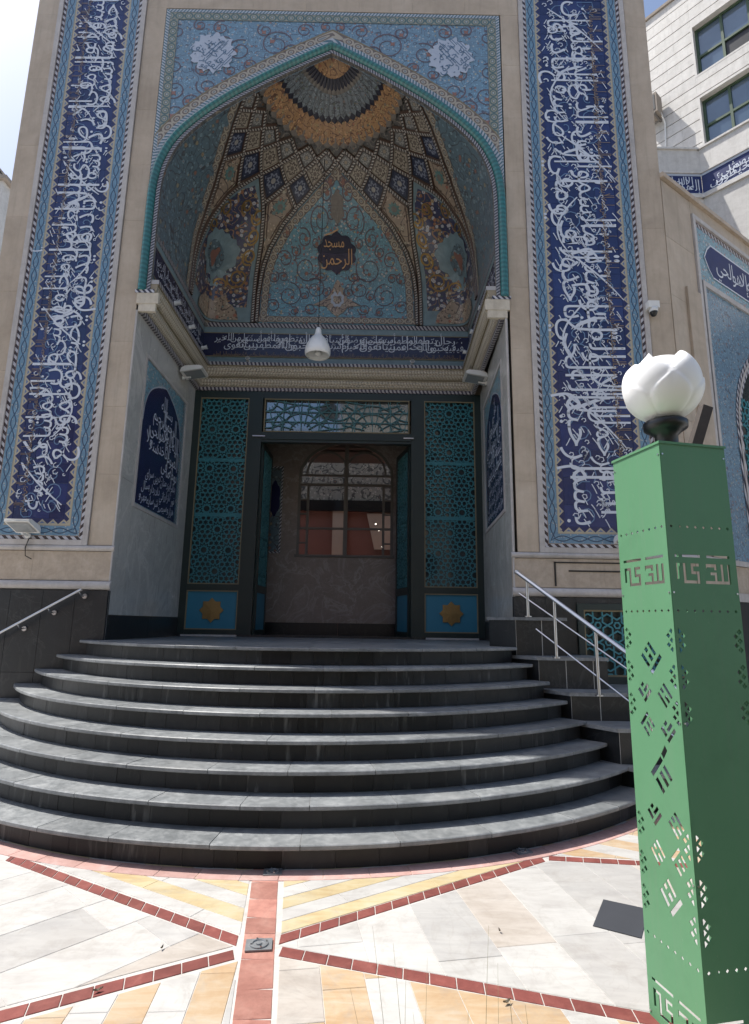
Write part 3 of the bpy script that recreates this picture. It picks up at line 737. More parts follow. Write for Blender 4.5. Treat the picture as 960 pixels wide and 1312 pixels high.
# outer side return of the portal
b = B(); b.box(-5.16, -5.13, 7.155, 7.9, 0, 11.7); b.build('side_return', 'white_stone', portal)
def molding(x0, x1, z0, z1, proud, name='stone_molding', mat='white_stone'):
    b = B(); n = 6; h = z1-z0
    prof = [(0, z0)]+[(proud*math.sin(PI*(i+.5)/n)**.5, z0+h*(i+.5)/n) for i in range(n)]+[(0, z1)]
    b.grid([[(x, FY-.004-o_, z_) for o_, z_ in prof] for x in (x0, x1)])
    for x in (x0, x1): b.add([(x, FY-.004-o_, z_) for o_, z_ in prof], [tuple(range(len(prof)))])
    b.build(name, mat, portal)
for x0, x1 in ((-5.17, -3.17), (1.76, 4.08)):
    molding(x0, x1, 2.435, 2.505, .035); molding(x0, x1, 1.955, 2.065, .05)
# black granite base panels
def granite(x0, x1, z0, z1, Y=7.10):
    b = B(); b.box(x0, x1, Y+.02, 7.168, z0, z1); base = b.build('granite_base', 'dark_joint', portal)
    n = max(1, round((x1-x0)/.42)); nz = max(1, round((z1-z0)/.98))
    for i in range(n):
        for j in range(nz):
            b = B(); g = .002; b.box(x0+(x1-x0)*i/n+g, x0+(x1-x0)*(i+1)/n-g, Y+random.uniform(0, .002), Y+.02, z0+(z1-z0)*j/nz+g, z0+(z1-z0)*(j+1)/nz-g); b.build('granite_panel', 'granite', base)
granite(-5.15, -3.185, 0, 1.95)
granite(1.765, 2.53, 0, 1.95); granite(2.53, 4.05, 1.88, 1.95); granite(3.98, 4.05, 0, 1.88)

# ---- tall calligraphy bands
def quad_strip(b, x0, x1, z0, z1, Y, along, v0=0, v1=1, flip=False, th=.006):
    """one straight strip, uv u along its length in metres, v across from outer(0) to inner(1)"""
    if along == 'z':
        a, c = (v1, v0) if flip else (v0, v1)
        b.add([(x0, Y, z0), (x1, Y, z0), (x1, Y, z1), (x0, Y, z1)], [(0, 1, 2, 3)], [(z0, a), (z0, c), (z1, c), (z1, a)])
    else:
        a, c = (v1, v0) if flip else (v0, v1)
        b.add([(x0, Y, z0), (x1, Y, z0), (x1, Y, z1), (x0, Y, z1)], [(0, 1, 2, 3)], [(x0, a), (x1, a), (x1, c), (x0, c)])
def ring_frame(name, x0, x1, z0, z1, t, Y, mat, parent, sides='LRBT'):
    b = B()
    bt = t if 'B' in sides else 0; tt = t if 'T' in sides else 0
    # mitred strips
    if 'L' in sides: b.add([(x0, Y, z0), (x0+t, Y, z0+bt), (x0+t, Y, z1-tt), (x0, Y, z1)], [(0, 1, 2, 3)], [(z0, 0), (z0+bt, 1), (z1-tt, 1), (z1, 0)])
    if 'R' in sides: b.add([(x1, Y, z0), (x1-t, Y, z0+bt), (x1-t, Y, z1-tt), (x1, Y, z1)], [(0, 1, 2, 3)], [(z0, 0), (z0+bt, 1), (z1-tt, 1), (z1, 0)])
    if 'B' in sides: b.add([(x0, Y, z0), (x1, Y, z0), (x1-t, Y, z0+t), (x0+t, Y, z0+t)], [(0, 1, 2, 3)], [(x0, 0), (x1, 0), (x1-t, 1), (x0+t, 1)])
    if 'T' in sides: b.add([(x0, Y, z1), (x1, Y, z1), (x1-t, Y, z1-t), (x0+t, Y, z1-t)], [(0, 1, 2, 3)], [(x0, 0), (x1, 0), (x1-t, 1), (x0+t, 1)])
    return b.build(name, mat, parent)
def tall_band(x0, x1, z0, z1, left, label):
    """x0..x1 over the stripes; nested frames round a navy field with two tiers of white script"""
    W0 = .048; WB = .135; WM = .085
    b = B()  # white stone frame, real relief
    t_ = .066
    for bx in ((x0-t_, x0, z0-t_, z1+t_), (x1, x1+t_, z0-t_, z1+t_), (x0, x1, z0-t_, z0), (x0, x1, z1, z1+t_)):
        b.box(bx[0]+.0005, bx[1]-.0005, FY-.022, FY+.03, bx[2]+.0005, bx[3]-.0005)
    pan = b.build('band_frame', 'white_stone', portal, label=label)
    ring_frame('striped_tile_border', x0, x1, z0, z1, W0, FY-.002, 'stripe_frame', pan)
    ring_frame('scroll_tile_border', x0+W0, x1-W0, z0+W0, z1-W0, WB, FY+.001, 'blue_border', pan)
    fx0, fx1, fz0, fz1 = x0+W0+WB, x1-W0-WB, z0+W0+WB, z1-W0-WB
    ring_frame('merlon_tile_border', fx0, fx1, fz0, fz1, WM, FY+.003, 'cream_merlon', pan)
    # field of square glazed tiles
    n = 3; tw = (fx1-fx0)/n; m = round((fz1-fz0)/tw); th = (fz1-fz0)/m
    b = B(); b.box(fx0, fx1, FY+.0145, FY+.03, fz0, fz1); b.build('tile_bed', 'medal_ink', pan)
    base = None
    for j in range(m):
        for i in range(n):
            if base is None:
                b = B(); b.box(-tw/2+.002, tw/2-.002, 0, .01, -th/2+.002, th/2-.002)
                base = b.build('glazed_tile', 'navy', pan, origin=None); me = base.data
                me.transform(Matrix.Translation(wloc(pan)))
                o = base
            else: o = bpy.data.objects.new('glazed_tile', me); COL.objects.link(o); o.parent = pan
            o.location = Vector((fx0+tw*(i+.5), FY+.007+random.uniform(0, .0008), fz0+th*(j+.5)))-wloc(pan)
    W = fx1-fx0-.1; L = fz1-fz0-.12
    if left: M = lambda x, y, d=0: (fx1-.06-y, FY+.0022-d, fz0+.06+x)
    else: M = lambda x, y, d=0: (fx0+.06+y, FY+.0022-d, fz1-.06-x)
    thuluth('inscription', KURSI if not left else KURSI[12:]+KURSI[:12], L, W, M, pan, .37*W/.6 if left else .42*W/.85, seed=11 if left else 5, st=3.2, gap=.74, long=True)
    kufic_row('kufic_inscription', KURSI, L, W*.76, .085*W/.6, 2.4, M, pan, seed=2 if left else 9)
    return pan
tall_band(-4.765, -3.583, 2.57, 11.3, True, 'left cobalt band of tall white script')
tall_band(2.185, 3.665, 2.57, 11.3, False, 'right cobalt band of tall white script')

# ---- pointed arch outline (half, from the apex)
CX = -.69
HALF = [(0, 9.95), (.3, 9.785), (.72, 9.535), (1.12, 9.275), (1.5, 9.005), (1.86, 8.69), (2.13, 8.37), (2.28, 8.04), (2.345, 7.72), (2.36, 7.36), (2.36, 6.7), (2.36, 6.0)]
def smooth(pts, n=5):
    out = []
    for i in range(len(pts)-1):
        p0 = pts[max(i-1, 0)]; p1 = pts[i]; p2 = pts[i+1]; p3 = pts[min(i+2, len(pts)-1)]
        for j in range(n):
            t_ = j/n; out.append(tuple(.5*((2*b_)+(c-a)*t_+(2*a-5*b_+4*c-d)*t_**2+(-a+3*b_-3*c+d)*t_**3) for a, b_, c, d in zip(p0, p1, p2, p3)))
    return out+[pts[-1]]
HS = smooth(HALF)
ARCH = [(CX-x, z) for x, z in reversed(HS)]+[(CX+x, z) for x, z in HS[1:]]     # left foot -> apex -> right foot
def arch_off(d):
    """arch outline moved outward by d"""
    out = []
    n = len(ARCH)
    for i, p in enumerate(ARCH):
        a = ARCH[max(i-1, 0)]; c = ARCH[min(i+1, n-1)]; dx, dz = c[0]-a[0], c[1]-a[1]; l = math.hypot(dx, dz)
        k = 1.12 if abs(i-n//2) < 1 else 1
        out.append((p[0]-dz/l*d*k, p[1]+dx/l*d*k))
    return out
XL, XR = -3.208, 1.828
outer = [(XL, 6.0)]+[(XL, 10.70), (XR, 10.70), (XR, 6.0)]
cut = [(x, z) for x, z in reversed(ARCH)]
plate_outline = [(XL, 6.0), (XL, 10.70), (XR, 10.70), (XR, 6.0)]+cut
sp_plate = cutplate('spandrel', plate_outline, [], .05, 'spandrel', portal, lambda a, c, d: (a, FY+.012+d*1.0+.02, c))
MF = lambda Y: (lambda x, z: (min(max(x, XL+.001), XR-.001), Y, z))
ring_frame('rope_tile_border', XL, XR, 6.0, 10.70, .055, FY-.004, 'rope_blue', sp_plate, 'LRT')
b = B()
for (xa, xb, fl) in ((XL+.055, XL+.185, False), (XR-.185, XR-.055, True)):
    quad_strip(b, xa, xb, 8.05, 10.515, FY-.001, 'z', 0, 1, fl)
quad_strip(b, XL+.055, XR-.055, 10.515, 10.645, FY-.001, 'x')
b.build('rosette_tile_border', 'rosette_green', sp_plate)
b = B(); ribbon(b, ARCH, (.235, .37), MF(FY-.003)); b.build('arch_rosette_border', 'rosette', sp_plate)
b = B(); ribbon(b, ARCH, (.365, .382), MF(FY-.005)); b.build('arch_outline', 'bead', sp_plate)
b = B(); ribbon(b, ARCH, (.165, .24), MF(FY-.012)); b.build('arch_rope', 'rope_blue', sp_plate)
tp = arch_off(.112)
b = B(); b.tube([(x, FY-.01, z) for x, z in tp], .056, 12); b.build('teal_arch_molding', 'teal_glaze', sp_plate, True)
b = B(); ribbon(b, ARCH, (-.004, .048), MF(FY-.014)); b.build('inner_arch_rope', 'rope_thin', sp_plate)
ro = arch_off(-.003); rl = [0]
for i in range(1, len(ro)): rl.append(rl[-1]+math.dist(ro[i], ro[i-1]))
b = B(); b.grid([[(x, FY-.014, z), (x, FY+.045, z)] for x, z in ro], lambda i, j: (rl[i], j)); b.build('arch_reveal', 'shell', sp_plate)
# ropes that close the foot of the columns
for x0, x1 in ((-3.24, -2.98), (1.6, 1.86)):
    b = B(); b.add([(x0, FY-.03, 5.955), (x1, FY-.03, 5.955), (x1, FY-.03, 6.005), (x0, FY-.03, 6.005)], [(0, 1, 2, 3)], [(x0, 0), (x1, 0), (x1, 1), (x0, 1)])
    b.build('column_foot_rope', 'rope_bw', sp_plate)
# spiral scrolls of the spandrels
def spiral(cx, cz, r, dr, turns=1.6, a0=0., end=.32):
    return [(cx+dr*r*(1-(1-end)*i/26)*math.cos(a0+dr*turns*2*PI*i/26), cz+r*(1-(1-end)*i/26)*math.sin(a0+dr*turns*2*PI*i/26)*1.) for i in range(27)]
b = B(); b2 = B()
SPI = [(-.84, 10.1, .25, 1, .3), (-1.38, 9.98, .2, -1, 2.), (-.42, 10.36, .13, 1, 0.), (-2.3, 9.26, .19, 1, 2.5), (-1.83, 9.33, .16, -1, .5), (-2.27, 8.86, .19, -1, 1.), (-2.33, 10.3, .13, 1, 1.2),
       (-2.33, 9.68, .15, -1, 2.), (-.1, 10.43, .09, 1, 1.), (-1.22, 9.72, .1, 1, 0.), (-.62, 9.98, .12, 1, 1.), (-1.62, 10.12, .11, -1, 3.), (-2.05, 9.05, .13, 1, .6), (-2.42, 9.05, .1, -1, 0.), (-2.42, 9.48, .1, 1, 3.), (-1.5, 9.62, .1, -1, 1.), (-2.0, 10.42, .1, -1, 1.), (-2.42, 10.05, .09, 1, 1.), (-1.02, 10.35, .12, -1, 1.), (-1.68, 10.38, .13, 1, 1.2), (-2.4, 8.5, .1, 1, 0.), (-1.9, 9.62, .12, 1, 2.)]
for sgn in (1, -1):
    for cx, cz, r, dr, a0 in SPI:
        pts = [(CX+sgn*(x), z) for x, z in spiral(cx, cz, r, dr, 1.35, a0)]
        v, f = stroke2d(pts, lambda q: .022*(1-.4*q)); b.add([(x, FY+.003, z) for x, z in v], f)
        e = pts[-1]; v = [(e[0]+.05*math.cos(t_*PI/4)*(1 if t_ % 2 else .5), FY+.002, e[1]+.05*math.sin(t_*PI/4)*(1 if t_ % 2 else .5)) for t_ in range(8)]
        b2.add(v, [tuple(range(8))])
b.build('scrollwork', 'scroll', sp_plate, kind='stuff'); b2.build('scroll_blossoms', 'scroll_red', sp_plate, kind='stuff')
# pale medallions with square script turned on its corner
for sgn, mz in ((-1, 9.92), (1, 9.92)):
    mx = CX+sgn*1.775; rot = R_(40 if sgn > 0 else -40)
    def MR(x, y, d=0): return (mx+(x*math.cos(rot)-y*math.sin(rot))*1.05, FY-.004-d, mz+(x*math.sin(rot)+y*math.cos(rot))*1.1)
    b = B(); rnd = random.Random(8+sgn); k = 0; ps = []
    for i in range(72):
        a = 2*PI*i/72; r = .305*(1+.07*math.cos(9*a)+.07*math.cos(17*a+1.3)+.03*math.cos(31*a)); ps.append((r*math.cos(a), r*math.sin(a)))
    b.add([MR(0, 0)]+[MR(*p) for p in ps], [(0, 1+i, 1+(i+1) % 72) for i in range(72)]); md = b.build('medallion', 'medal', sp_plate)
    b = B()
    for wd, xr, yb, em, st in (('الملك', .21, .10, .16, 1.5), ('الواحد', .27, -.04, .17, 1.9), ('القهار', .25, -.19, .17, 1.6), ('لله', .02, .02, .2, 1.6), ('الحق', -.0, -.12, .18, 1.6), ('له', .04, .17, .15, 1.2), ('هو', .12, -.27, .13, 1.)):
        k += 1; put_word(b, wd, xr, yb, em, lambda x, y, k=k: MR(x, y, .001+.0004*k), .34, st, .85)
    for q in range(26):
        x, y = rnd.uniform(-.22, .22), rnd.uniform(-.22, .22); a = rnd.choice((0, PI/2, .8)); L = rnd.uniform(.02, .05)
        v, f = stroke2d([(x, y), (x+L*math.cos(a), y+L*math.sin(a))], .012); b.add([MR(p[0], p[1], .005) for p in v], f)
    b.build('medallion_script', 'medal_ink', md)

# ---- vault surface (normalised polar coordinates: th = 0 towards the back wall, s = 1 at the springing)
VY0, VA, VB, VZS, VZT = 7.16, 2.45, 2.70, 7.1, 10.08
GS = [0, .12, .30, .476, .633, .787, .90, .964, .993, 1.0]; GZ = [1, .95, .87, .78, .682, .56, .43, .31, .18, 0]
def vg(s): return float(np.interp(s, GS, GZ))
def vp(s): s = min(max(s, 0), 1); return 2+6*s*s+20*max(0, (s-.9)/.1)**2
def S0(th, s):
    t_ = R_(th); sn, cs = math.sin(t_), math.cos(t_); p = vp(s)
    rho = (abs(sn)**p+abs(cs)**p)**(-1/p)*min(s, 1)
    z = VZS+(VZT-VZS)*vg(s) if s <= 1 else VZS-(s-1)*3
    return Vector((CX+VA*rho*sn, VY0+VB*rho*max(cs, 0), z))
def warp(th, s):
    th2 = th*(1-.03*(abs(th)/90)**2); f = min(max((1-s)/.5, 0), 1)
    return th2, s*(1-.065*math.sin(2*R_(th))**2*f)
VC = Vector((CX, 7.9, 8.0))
def S(th, s, off=0., wp=True):
    if wp: th, s = warp(th, s)
    p = S0(th, s)
    if off:
        e = .6; d1 = S0(th+e, s)-S0(th-e, s); d2 = S0(th, s+.006)-S0(th, max(s-.006, .0))
        n = d1.cross(d2)
        if n.length < 1e-9: n = VC-p
        n.normalize()
        if n.dot(VC-p) < 0: n = -n
        p = p+n*off
    return p
b = B(); ss = [i/34 for i in range(35)]+[1.0167, 1.05]; tt = list(np.linspace(-90, 90, 73))
b.grid([[S(t_, max(s_, .004), -.035, False) for t_ in tt] for s_ in ss])
vault = b.build('vault', 'shell', portal, True, label='half-dome vault faced with lozenge tilework')
VO = [0]
def patch(name, fL, fR, s0, s1, off, mat, n=10, m=10, parent=vault, uvf=None, smooth=True):
    P = []; 
    for i in range(n+1):
        s_ = s0+(s1-s0)*i/n; a, c = fL(s_), fR(s_)
        P.append([S(a+(c-a)*j/m, s_, off) for j in range(m+1)])
    b = B(); b.grid(P, uvf); return b.build(name, mat, parent, smooth)
def lozenge(T, Rr, Bm, L, off, mat, shrink=.93, name='lozenge_tile'):
    c = [sum(q[i] for q in (T, Rr, Bm, L))/4 for i in (0, 1)]
    q = [tuple(c[i]+(k[i]-c[i])*shrink for i in (0, 1)) for k in (T, Rr, Bm, L)]
    n = 4; P = []; U = []
    for i in range(n+1):
        row = []
        for j in range(n+1):
            a, c_ = i/n, j/n
            pt = [q[0][k]*(1-a)*(1-c_)+q[1][k]*a*(1-c_)+q[2][k]*a*c_+q[3][k]*(1-a)*c_ for k in (0, 1)]
            row.append(S(pt[0], pt[1], off)); U.append((a-c_, 1-a-c_))
        P.append(row)
    b = B(); b.grid(P, lambda i, j: U[i*(n+1)+j]); return b.build(name, mat, vault, False)
def surf_strip(name, path, w_, off, mat, shift=0., parent=vault, n_sub=1, fn=S, h=.0):
    pts = [fn(a, s_, 0) for a, s_ in path]; nr = [(fn(a, s_, .02)-fn(a, s_, 0)).normalized() for a, s_ in path]
    b = B(); L = 0; rows = []
    for i, p in enumerate(pts):
        if i: L += (p-pts[i-1]).length
        tg = (pts[min(i+1, len(pts)-1)]-pts[max(i-1, 0)]).normalized(); sd = nr[i].cross(tg).normalized()
        c = p+sd*shift
        rows.append(([c-sd*w_/2+nr[i]*(off-h), c-sd*w_*.36+nr[i]*off, c+sd*w_*.36+nr[i]*off, c+sd*w_/2+nr[i]*(off-h)], L))
    b.grid([r[0] for r in rows], lambda i, j: (rows[i][1], (0, .14, .86, 1)[j])); return b.build(name, mat, parent)
L0, L1, L2, L3, L4 = .462, .512, .575, .65, .74
def edge_t(s_): return float(np.interp(s_, [.512, .575, .65, .74, .816, .9, .95, 1.0], [0, 7.5, 15, 22.5, 27, 30, 31, 31.4]))   # tympanum edge
def edge_p(s_): return float(np.interp(s_, [.65, .70, .75, .80, .88, .95, 1.0], [45, 41, 37.8, 35.8, 33.8, 33.0, 32.7]))        # corner panel edge
done = set()
def rib(a, c, curve=None):
    key = tuple(sorted((a, c)))
    if key in done: return
    done.add(key)
    path = curve or [(a[0]+(c[0]-a[0])*i/3, a[1]+(c[1]-a[1])*i/3) for i in range(4)]
    surf_strip('rib', path, .082, .035+.004*random.random(), 'rope_rib', h=.045)
for sg in (1, -1):
    for k in range(6):      # first row: small grey lozenges
        th = sg*(7.5+15*k); q = ((th, L0), (th+7.5, L1), (th, L2), (th-7.5, L1))
        lozenge(*q, .012, 'dia_grey')
        for i in range(4): rib(q[i], q[(i+1) % 4])
    for k in range(1, 6):   # second row: beige
        th = sg*15*k; q = ((th, L1), (th+7.5, L2), (th, L3), (th-7.5, L2)); lozenge(*q, .014, 'dia_beige')
        for i in range(4): rib(q[i], q[(i+1) % 4])
    for k in range(1, 5):   # third row: navy
        th = sg*(7.5+15*k); q = ((th, L2), (th+7.5, L3), (th, L4), (th-7.5, L3)); lozenge(*q, .014, 'dia_navy')
        for i in range(4): rib(q[i], q[(i+1) % 4])
    # long amber kites beside the tympana
    for mir in (0, 1):
        f = (lambda a, m=mir: sg*(90-a) if m else sg*a)
        a1 = lambda s_: float(np.interp(s_, [.65, .74, .8], [30, 37.5, 35.8])) if s_ < .8 else edge_p(s_)
        a0 = lambda s_: float(np.interp(s_, [.65, .74], [30, 22.5])) if s_ < .74 else edge_t(s_)
        patch('kite_tile', lambda s_: f(a0(s_)+1.1), lambda s_: f(max(a0(s_)+1.1, a1(s_)-1.0)), .665, .965, .014, 'orange_kite', 14, 5)
        # teal star rosette and thin brown inner line on each kite
        kc = (30.2, .745); ro_ = [S(f(kc[0]+3.1*(1 if i % 2 else .68)*math.cos(PI*i/10)), kc[1]+.032*(1 if i % 2 else .68)*math.sin(PI*i/10), .024) for i in range(20)]
        b = B(); b.add([S(f(kc[0]), kc[1], .028)]+ro_, [(0, 1+i, 1+(i+1) % 20) for i in range(20)]); b.build('kite_rosette', 'kite_teal', vault)
        b = B(); b.add([S(f(kc[0]), kc[1], .032)]+[S(f(kc[0]+1.3*math.cos(PI*i/6)), kc[1]+.013*math.sin(PI*i/6), .032) for i in range(12)], [(0, 1+i, 1+(i+1) % 12) for i in range(12)]); b.build('kite_rosette_heart', 'petal_light', vault)
        for g_ in (a0, a1):
            d_ = 1.9 if g_ is a0 else -1.8
            surf_strip('kite_line', [(f(g_(s_)+d_), s_) for s_ in np.linspace(.69, .87, 12)], .02, .022, 'kite_brown')
        # rope edges of the tympanum and the corner panel
        surf_strip('rib', [(f(edge_t(s_)), s_) for s_ in np.linspace(.74, 1.012, 16)], .085, .04, 'rope_rib', h=.035)
        surf_strip('rib', [(f(edge_p(s_)), s_) for s_ in np.linspace(.65, 1.012, 18)], .085, .044, 'rope_rib', h=.035)
        surf_strip('rosette_tile_border', [(f(edge_t(s_)), s_) for s_ in np.linspace(.515, 1.0, 26)], .13, .018, 'rosette', shift=.115*(-1 if (sg > 0) == (mir == 0) else 1))
# sunburst at the crown
fl = lambda v: (lambda s_: v)
patch('crown_disc', fl(-90), fl(90), .004, .135, .012, 'petal_orange', 6, 30)
def petals(name, n, s0, s1, off, mat, tip=.5, inner=1., ph=0.):
    dth = 180/n
    for k in range(n+1 if ph else n):
        c = -90+dth*(k+(0 if ph else .5)); prof = []
        P = []
        for i in range(7):
            q = i/6; s_ = s0+(s1-s0)*q
            hw = dth/2*.93*(inner if q < .5 else 1)*(1 if q < 1-tip*.5 else math.sqrt(max(0, 1-((q-(1-tip*.5))/(tip*.5))**2))+.001)
            P.append([S(max(-90, min(90, c+hw*(-1+j))), s_, off+.006*(1-abs(j-1))) for j in (0, 1, 2)])
        b = B(); b.grid(P, None); b.build(name, mat, vault)
petals('crown_petal', 22, .13, .185, .022, 'petal_dark', .6); petals('crown_petal', 22, .155, .215, .016, 'petal_light', .6, 1, 1)
petals('petal_tile', 24, .2, .315, .028, 'petal_grey', .35); petals('petal_tile', 24, .25, .335, .02, 'petal_dark', .4, 1, 1)
petals('petal_tile', 24, .30, .40, .015, 'petal_orange', .3, 1, 1); petals('petal_tile', 24, .33, .437, .01, 'petal_orange', .35)
petals('petal_tile', 24, .38, .452, .006, 'petal_light', .4, 1, 1)
# corner panels (navy and orange) with a grey-blue edge
for sg in (1, -1):
    fa = lambda s_: sg*(edge_p(s_)+1.0); fb = lambda s_: sg*(90-edge_p(s_)-1.0)
    patch('corner_panel', lambda s_: sg*min(45, edge_p(s_)+.6), lambda s_: sg*max(45, 90-edge_p(s_)-.6), .66, 1.012, .01, 'grey_blue', 22, 16)
    e2 = lambda s_: min(45, edge_p(s_)+2.1+5.*max(0, (.74-s_)/.1))
    cp = patch('corner_panel_field', lambda s_: sg*e2(s_), lambda s_: sg*(90-e2(s_)), .70, .997, .016, 'peacock', 22, 16)
    def blob(name, c, rx, rs, off, mat, shp=None, n=22):
        n = 44; P = []
        for q in (0.01, .25, .5, .75, 1.):
            P.append([S(sg*(c[0]+rx*q*(shp(2*PI*i/n) if shp else 1.)*math.cos(2*PI*i/n)), min(1.0, c[1]+rs*q*(shp(2*PI*i/n) if shp else 1.)*math.sin(2*PI*i/n)), off) for i in range(n+1)])
        b = B(); b.grid(P); b.build(name, mat, vault)
    blob('feathered_medallion', (47, .935), 6.2, .052, .03, 'grey_blue', lambda a: 1+.12*math.cos(2*a)+.08*math.cos(11*a)-.25*max(0, math.sin(-a))*0)
    blob('feathered_medallion', (48.2, .948), 3.4, .03, .036, 'side_tymp', lambda a: 1+.2*math.cos(2*a+.6))
    blob('gold_drop', (48.4, .95), 1.5, .017, .042, 'scroll_red', lambda a: 1+.3*math.cos(3*a))
    blob('amber_palmette', (44.5, 1.0), 6.0, .012, .03, 'orange_kite', lambda a: 1+.25*math.cos(6*a))
# scroll stems on the corner panels
    b = B()
    for k, (c0, c1, r, rs, a0, dr) in enumerate([(38, .80, 2.5, .035, 0, 1), (44, .78, 2.2, .03, 2, -1), (37.4, .87, 2.2, .03, 1, 1), (36.5, .93, 2.4, .02, 2, -1), (38.5, .975, 3, .013, 0, 1), (52, .83, 2.4, .03, 1, -1), (54, .90, 2.2, .02, 0, 1), (43, .985, 2.6, .01, 2, -1)]):
        pts = [(c0+r*(1-.6*i/18)*math.cos(a0+dr*i*.5), c1+rs*(1-.6*i/18)*math.sin(a0+dr*i*.5)) for i in range(19)]
        for i in range(18):
            p, q = S(sg*pts[i][0], pts[i][1], .024), S(sg*pts[i+1][0], pts[i+1][1], .024); t_ = (q-p).normalized(); n_ = (S(sg*pts[i][0], pts[i][1], .05)-p).normalized(); sd = t_.cross(n_)*.016
            b.add([p-sd, p+sd, q+sd, q-sd], [(0, 1, 2, 3)])
    b.build('scrollwork', 'brass', cp, kind='stuff')
# back tympanum and the two half tympana at the sides
tym = patch('tympanum', lambda s_: -edge_t(s_)+.3, lambda s_: edge_t(s_)-.3, .516, 1.014, .008, 'tymp', 60, 24)
for sg in (1, -1): patch('side_tympanum', lambda s_: sg*(90-edge_t(s_)+.3), lambda s_: sg*90, .516, 1.014, .012, 'side_tymp', 30, 12)
b = B(); bt = [(-31+62*i/20, 1.0) for i in range(21)]
surf_strip('rosette_tile_border', bt, .12, .02, 'rosette', shift=.035)
def SX(x, z, off=0.):
    """vault surface from plan offset x (from the axis) and height z, back part"""
    g_ = (z-VZS)/(VZT-VZS); s_ = float(np.interp(-g_, [-q for q in GZ], GS)) if z > VZS else 1.
    p = vp(s_); yy_ = max(0, s_**p-(abs(x)/VA)**p)**(1/p)*VB
    q = Vector((CX+x, VY0+yy_, z))
    if off: 
        d1 = SX(x+.02, z)-SX(x-.02, z); d2 = SX(x, z+.02)-SX(x, z-.02); n = d1.cross(d2).normalized()
        if n.dot(VC-q) < 0: n = -n
        q = q+n*off
    return q
b = B(); br = B()
for sgn in (1, -1):
    for cx, cz, r, dr, a0, end in ((.58, 8.1, .25, 1, 2.6, .3), (.3, 8.78, .2, -1, 4.2, .3), (.9, 7.62, .24, -1, 1.5, .3), (.42, 7.75, .2, 1, 1, .3), (.98, 8.25, .15, 1, 0, .3), (.2, 9.08, .12, 1, 1, .3), (.62, 8.55, .14, -1, 2, .3), (1.2, 7.95, .11, 1, 2, .4), (.5, 7.36, .12, -1, 0, .4), (.12, 8.86, .09, -1, 2, .3), (.78, 8.38, .1, -1, 1, .3), (1.02, 7.95, .1, 1, 0, .3), (.62, 7.62, .09, 1, 2, .3), (.22, 7.7, .1, -1, 1, .3), (.8, 7.3, .09, 1, 1, .3), (.4, 8.5, .09, 1, 2, .3), (.3, 7.98, .1, 1, 3, .3), (.95, 8.62, .09, 1, 1, .3), (.1, 9.2, .06, -1, 0, .3), (1.2, 7.4, .14, 1, 0, .4)):
        pts = [(sgn*x, z) for x, z in spiral(cx, cz, r, dr, 1.35, a0, end)]
        v, f = stroke2d(pts, lambda q: .02*(1-.4*q)); b.add([SX(x, max(z, 7.13), .02) for x, z in v], f)
        e = pts[-1]; br.add([SX(e[0]+.045*math.cos(i*PI/5)*(1 if i % 2 else .55), max(e[1]+.045*math.sin(i*PI/5)*(1 if i % 2 else .55), 7.12), .024) for i in range(10)], [tuple(range(10))])
b.build('scrollwork', 'scroll', tym, kind='stuff'); br.build('scroll_blossoms', 'scroll_red', tym, kind='stuff')
def flat_shape(name, pts, off, mat, parent=tym):
    c = (sum(p[0] for p in pts)/len(pts), sum(p[1] for p in pts)/len(pts)); n = len(pts)
    b = B(); b.add([SX(*c, off)]+[SX(x, z, off) for x, z in pts]+[SX(x, z, off-.012) for x, z in pts], [(0, 1+i, 1+(i+1) % n) for i in range(n)]+[(1+i, 1+(i+1) % n, n+1+(i+1) % n, n+1+i) for i in range(n)])
    return b.build(name, mat, parent)
def lobed(cx, cz, rx, rz, k, amp, n=64, ph=0.):
    return [(cx+rx*(1+amp*abs(math.sin(k*a/2+ph)))*math.cos(a), cz+rz*(1+amp*abs(math.sin(k*a/2+ph)))*math.sin(a)) for a in [2*PI*i/n for i in range(n)]]
md = flat_shape('name_medallion', lobed(-.02, 8.34, .32, .26, 10, .16), .026, 'navy_dark')
flat_shape('medallion_tip', [(-.12, 8.53), (-.02, 8.68), (.08, 8.53)], .028, 'navy_dark'); flat_shape('medallion_tip', [(-.1, 8.1), (-.02, 8.0), (.06, 8.1)], .028, 'navy_dark')
b = B(); MM = lambda x, y, d=0: SX(x, y, .05)
put_word(b, 'الرحمن', .27, 8.17, .29, MM, .38, 1.5, .76); put_word(b, 'مسجد', .12, 8.44, .22, MM, .38, 1.2, .7)
v, f = stroke2d([(-.22, 8.60), (-.1, 8.63), (.02, 8.68)], .02); b.add([SX(x, z, .05) for x, z in v], f)
b.build('medallion_script', 'orange_letter', tym)
flat_shape('palmette', [(-.45, 7.43), (-.22, 7.56), (-.13, 7.66), (-.04, 7.88), (.0, 7.92), (.04, 7.88), (.13, 7.66), (.22, 7.56), (.45, 7.43), (.2, 7.4), (.12, 7.3), (0, 7.2), (-.12, 7.3), (-.2, 7.4)], .026, 'orange_kite')
flat_shape('palmette_heart', lobed(0, 7.55, .11, .14, 8, .2, 32), .032, 'medal'); flat_shape('palmette_heart', lobed(0, 7.55, .07, .09, 8, .2, 32), .035, 'orange_kite')
flat_shape('crest', lobed(0, 8.93, .1, .15, 6, .25, 32), .026, 'petal_light')

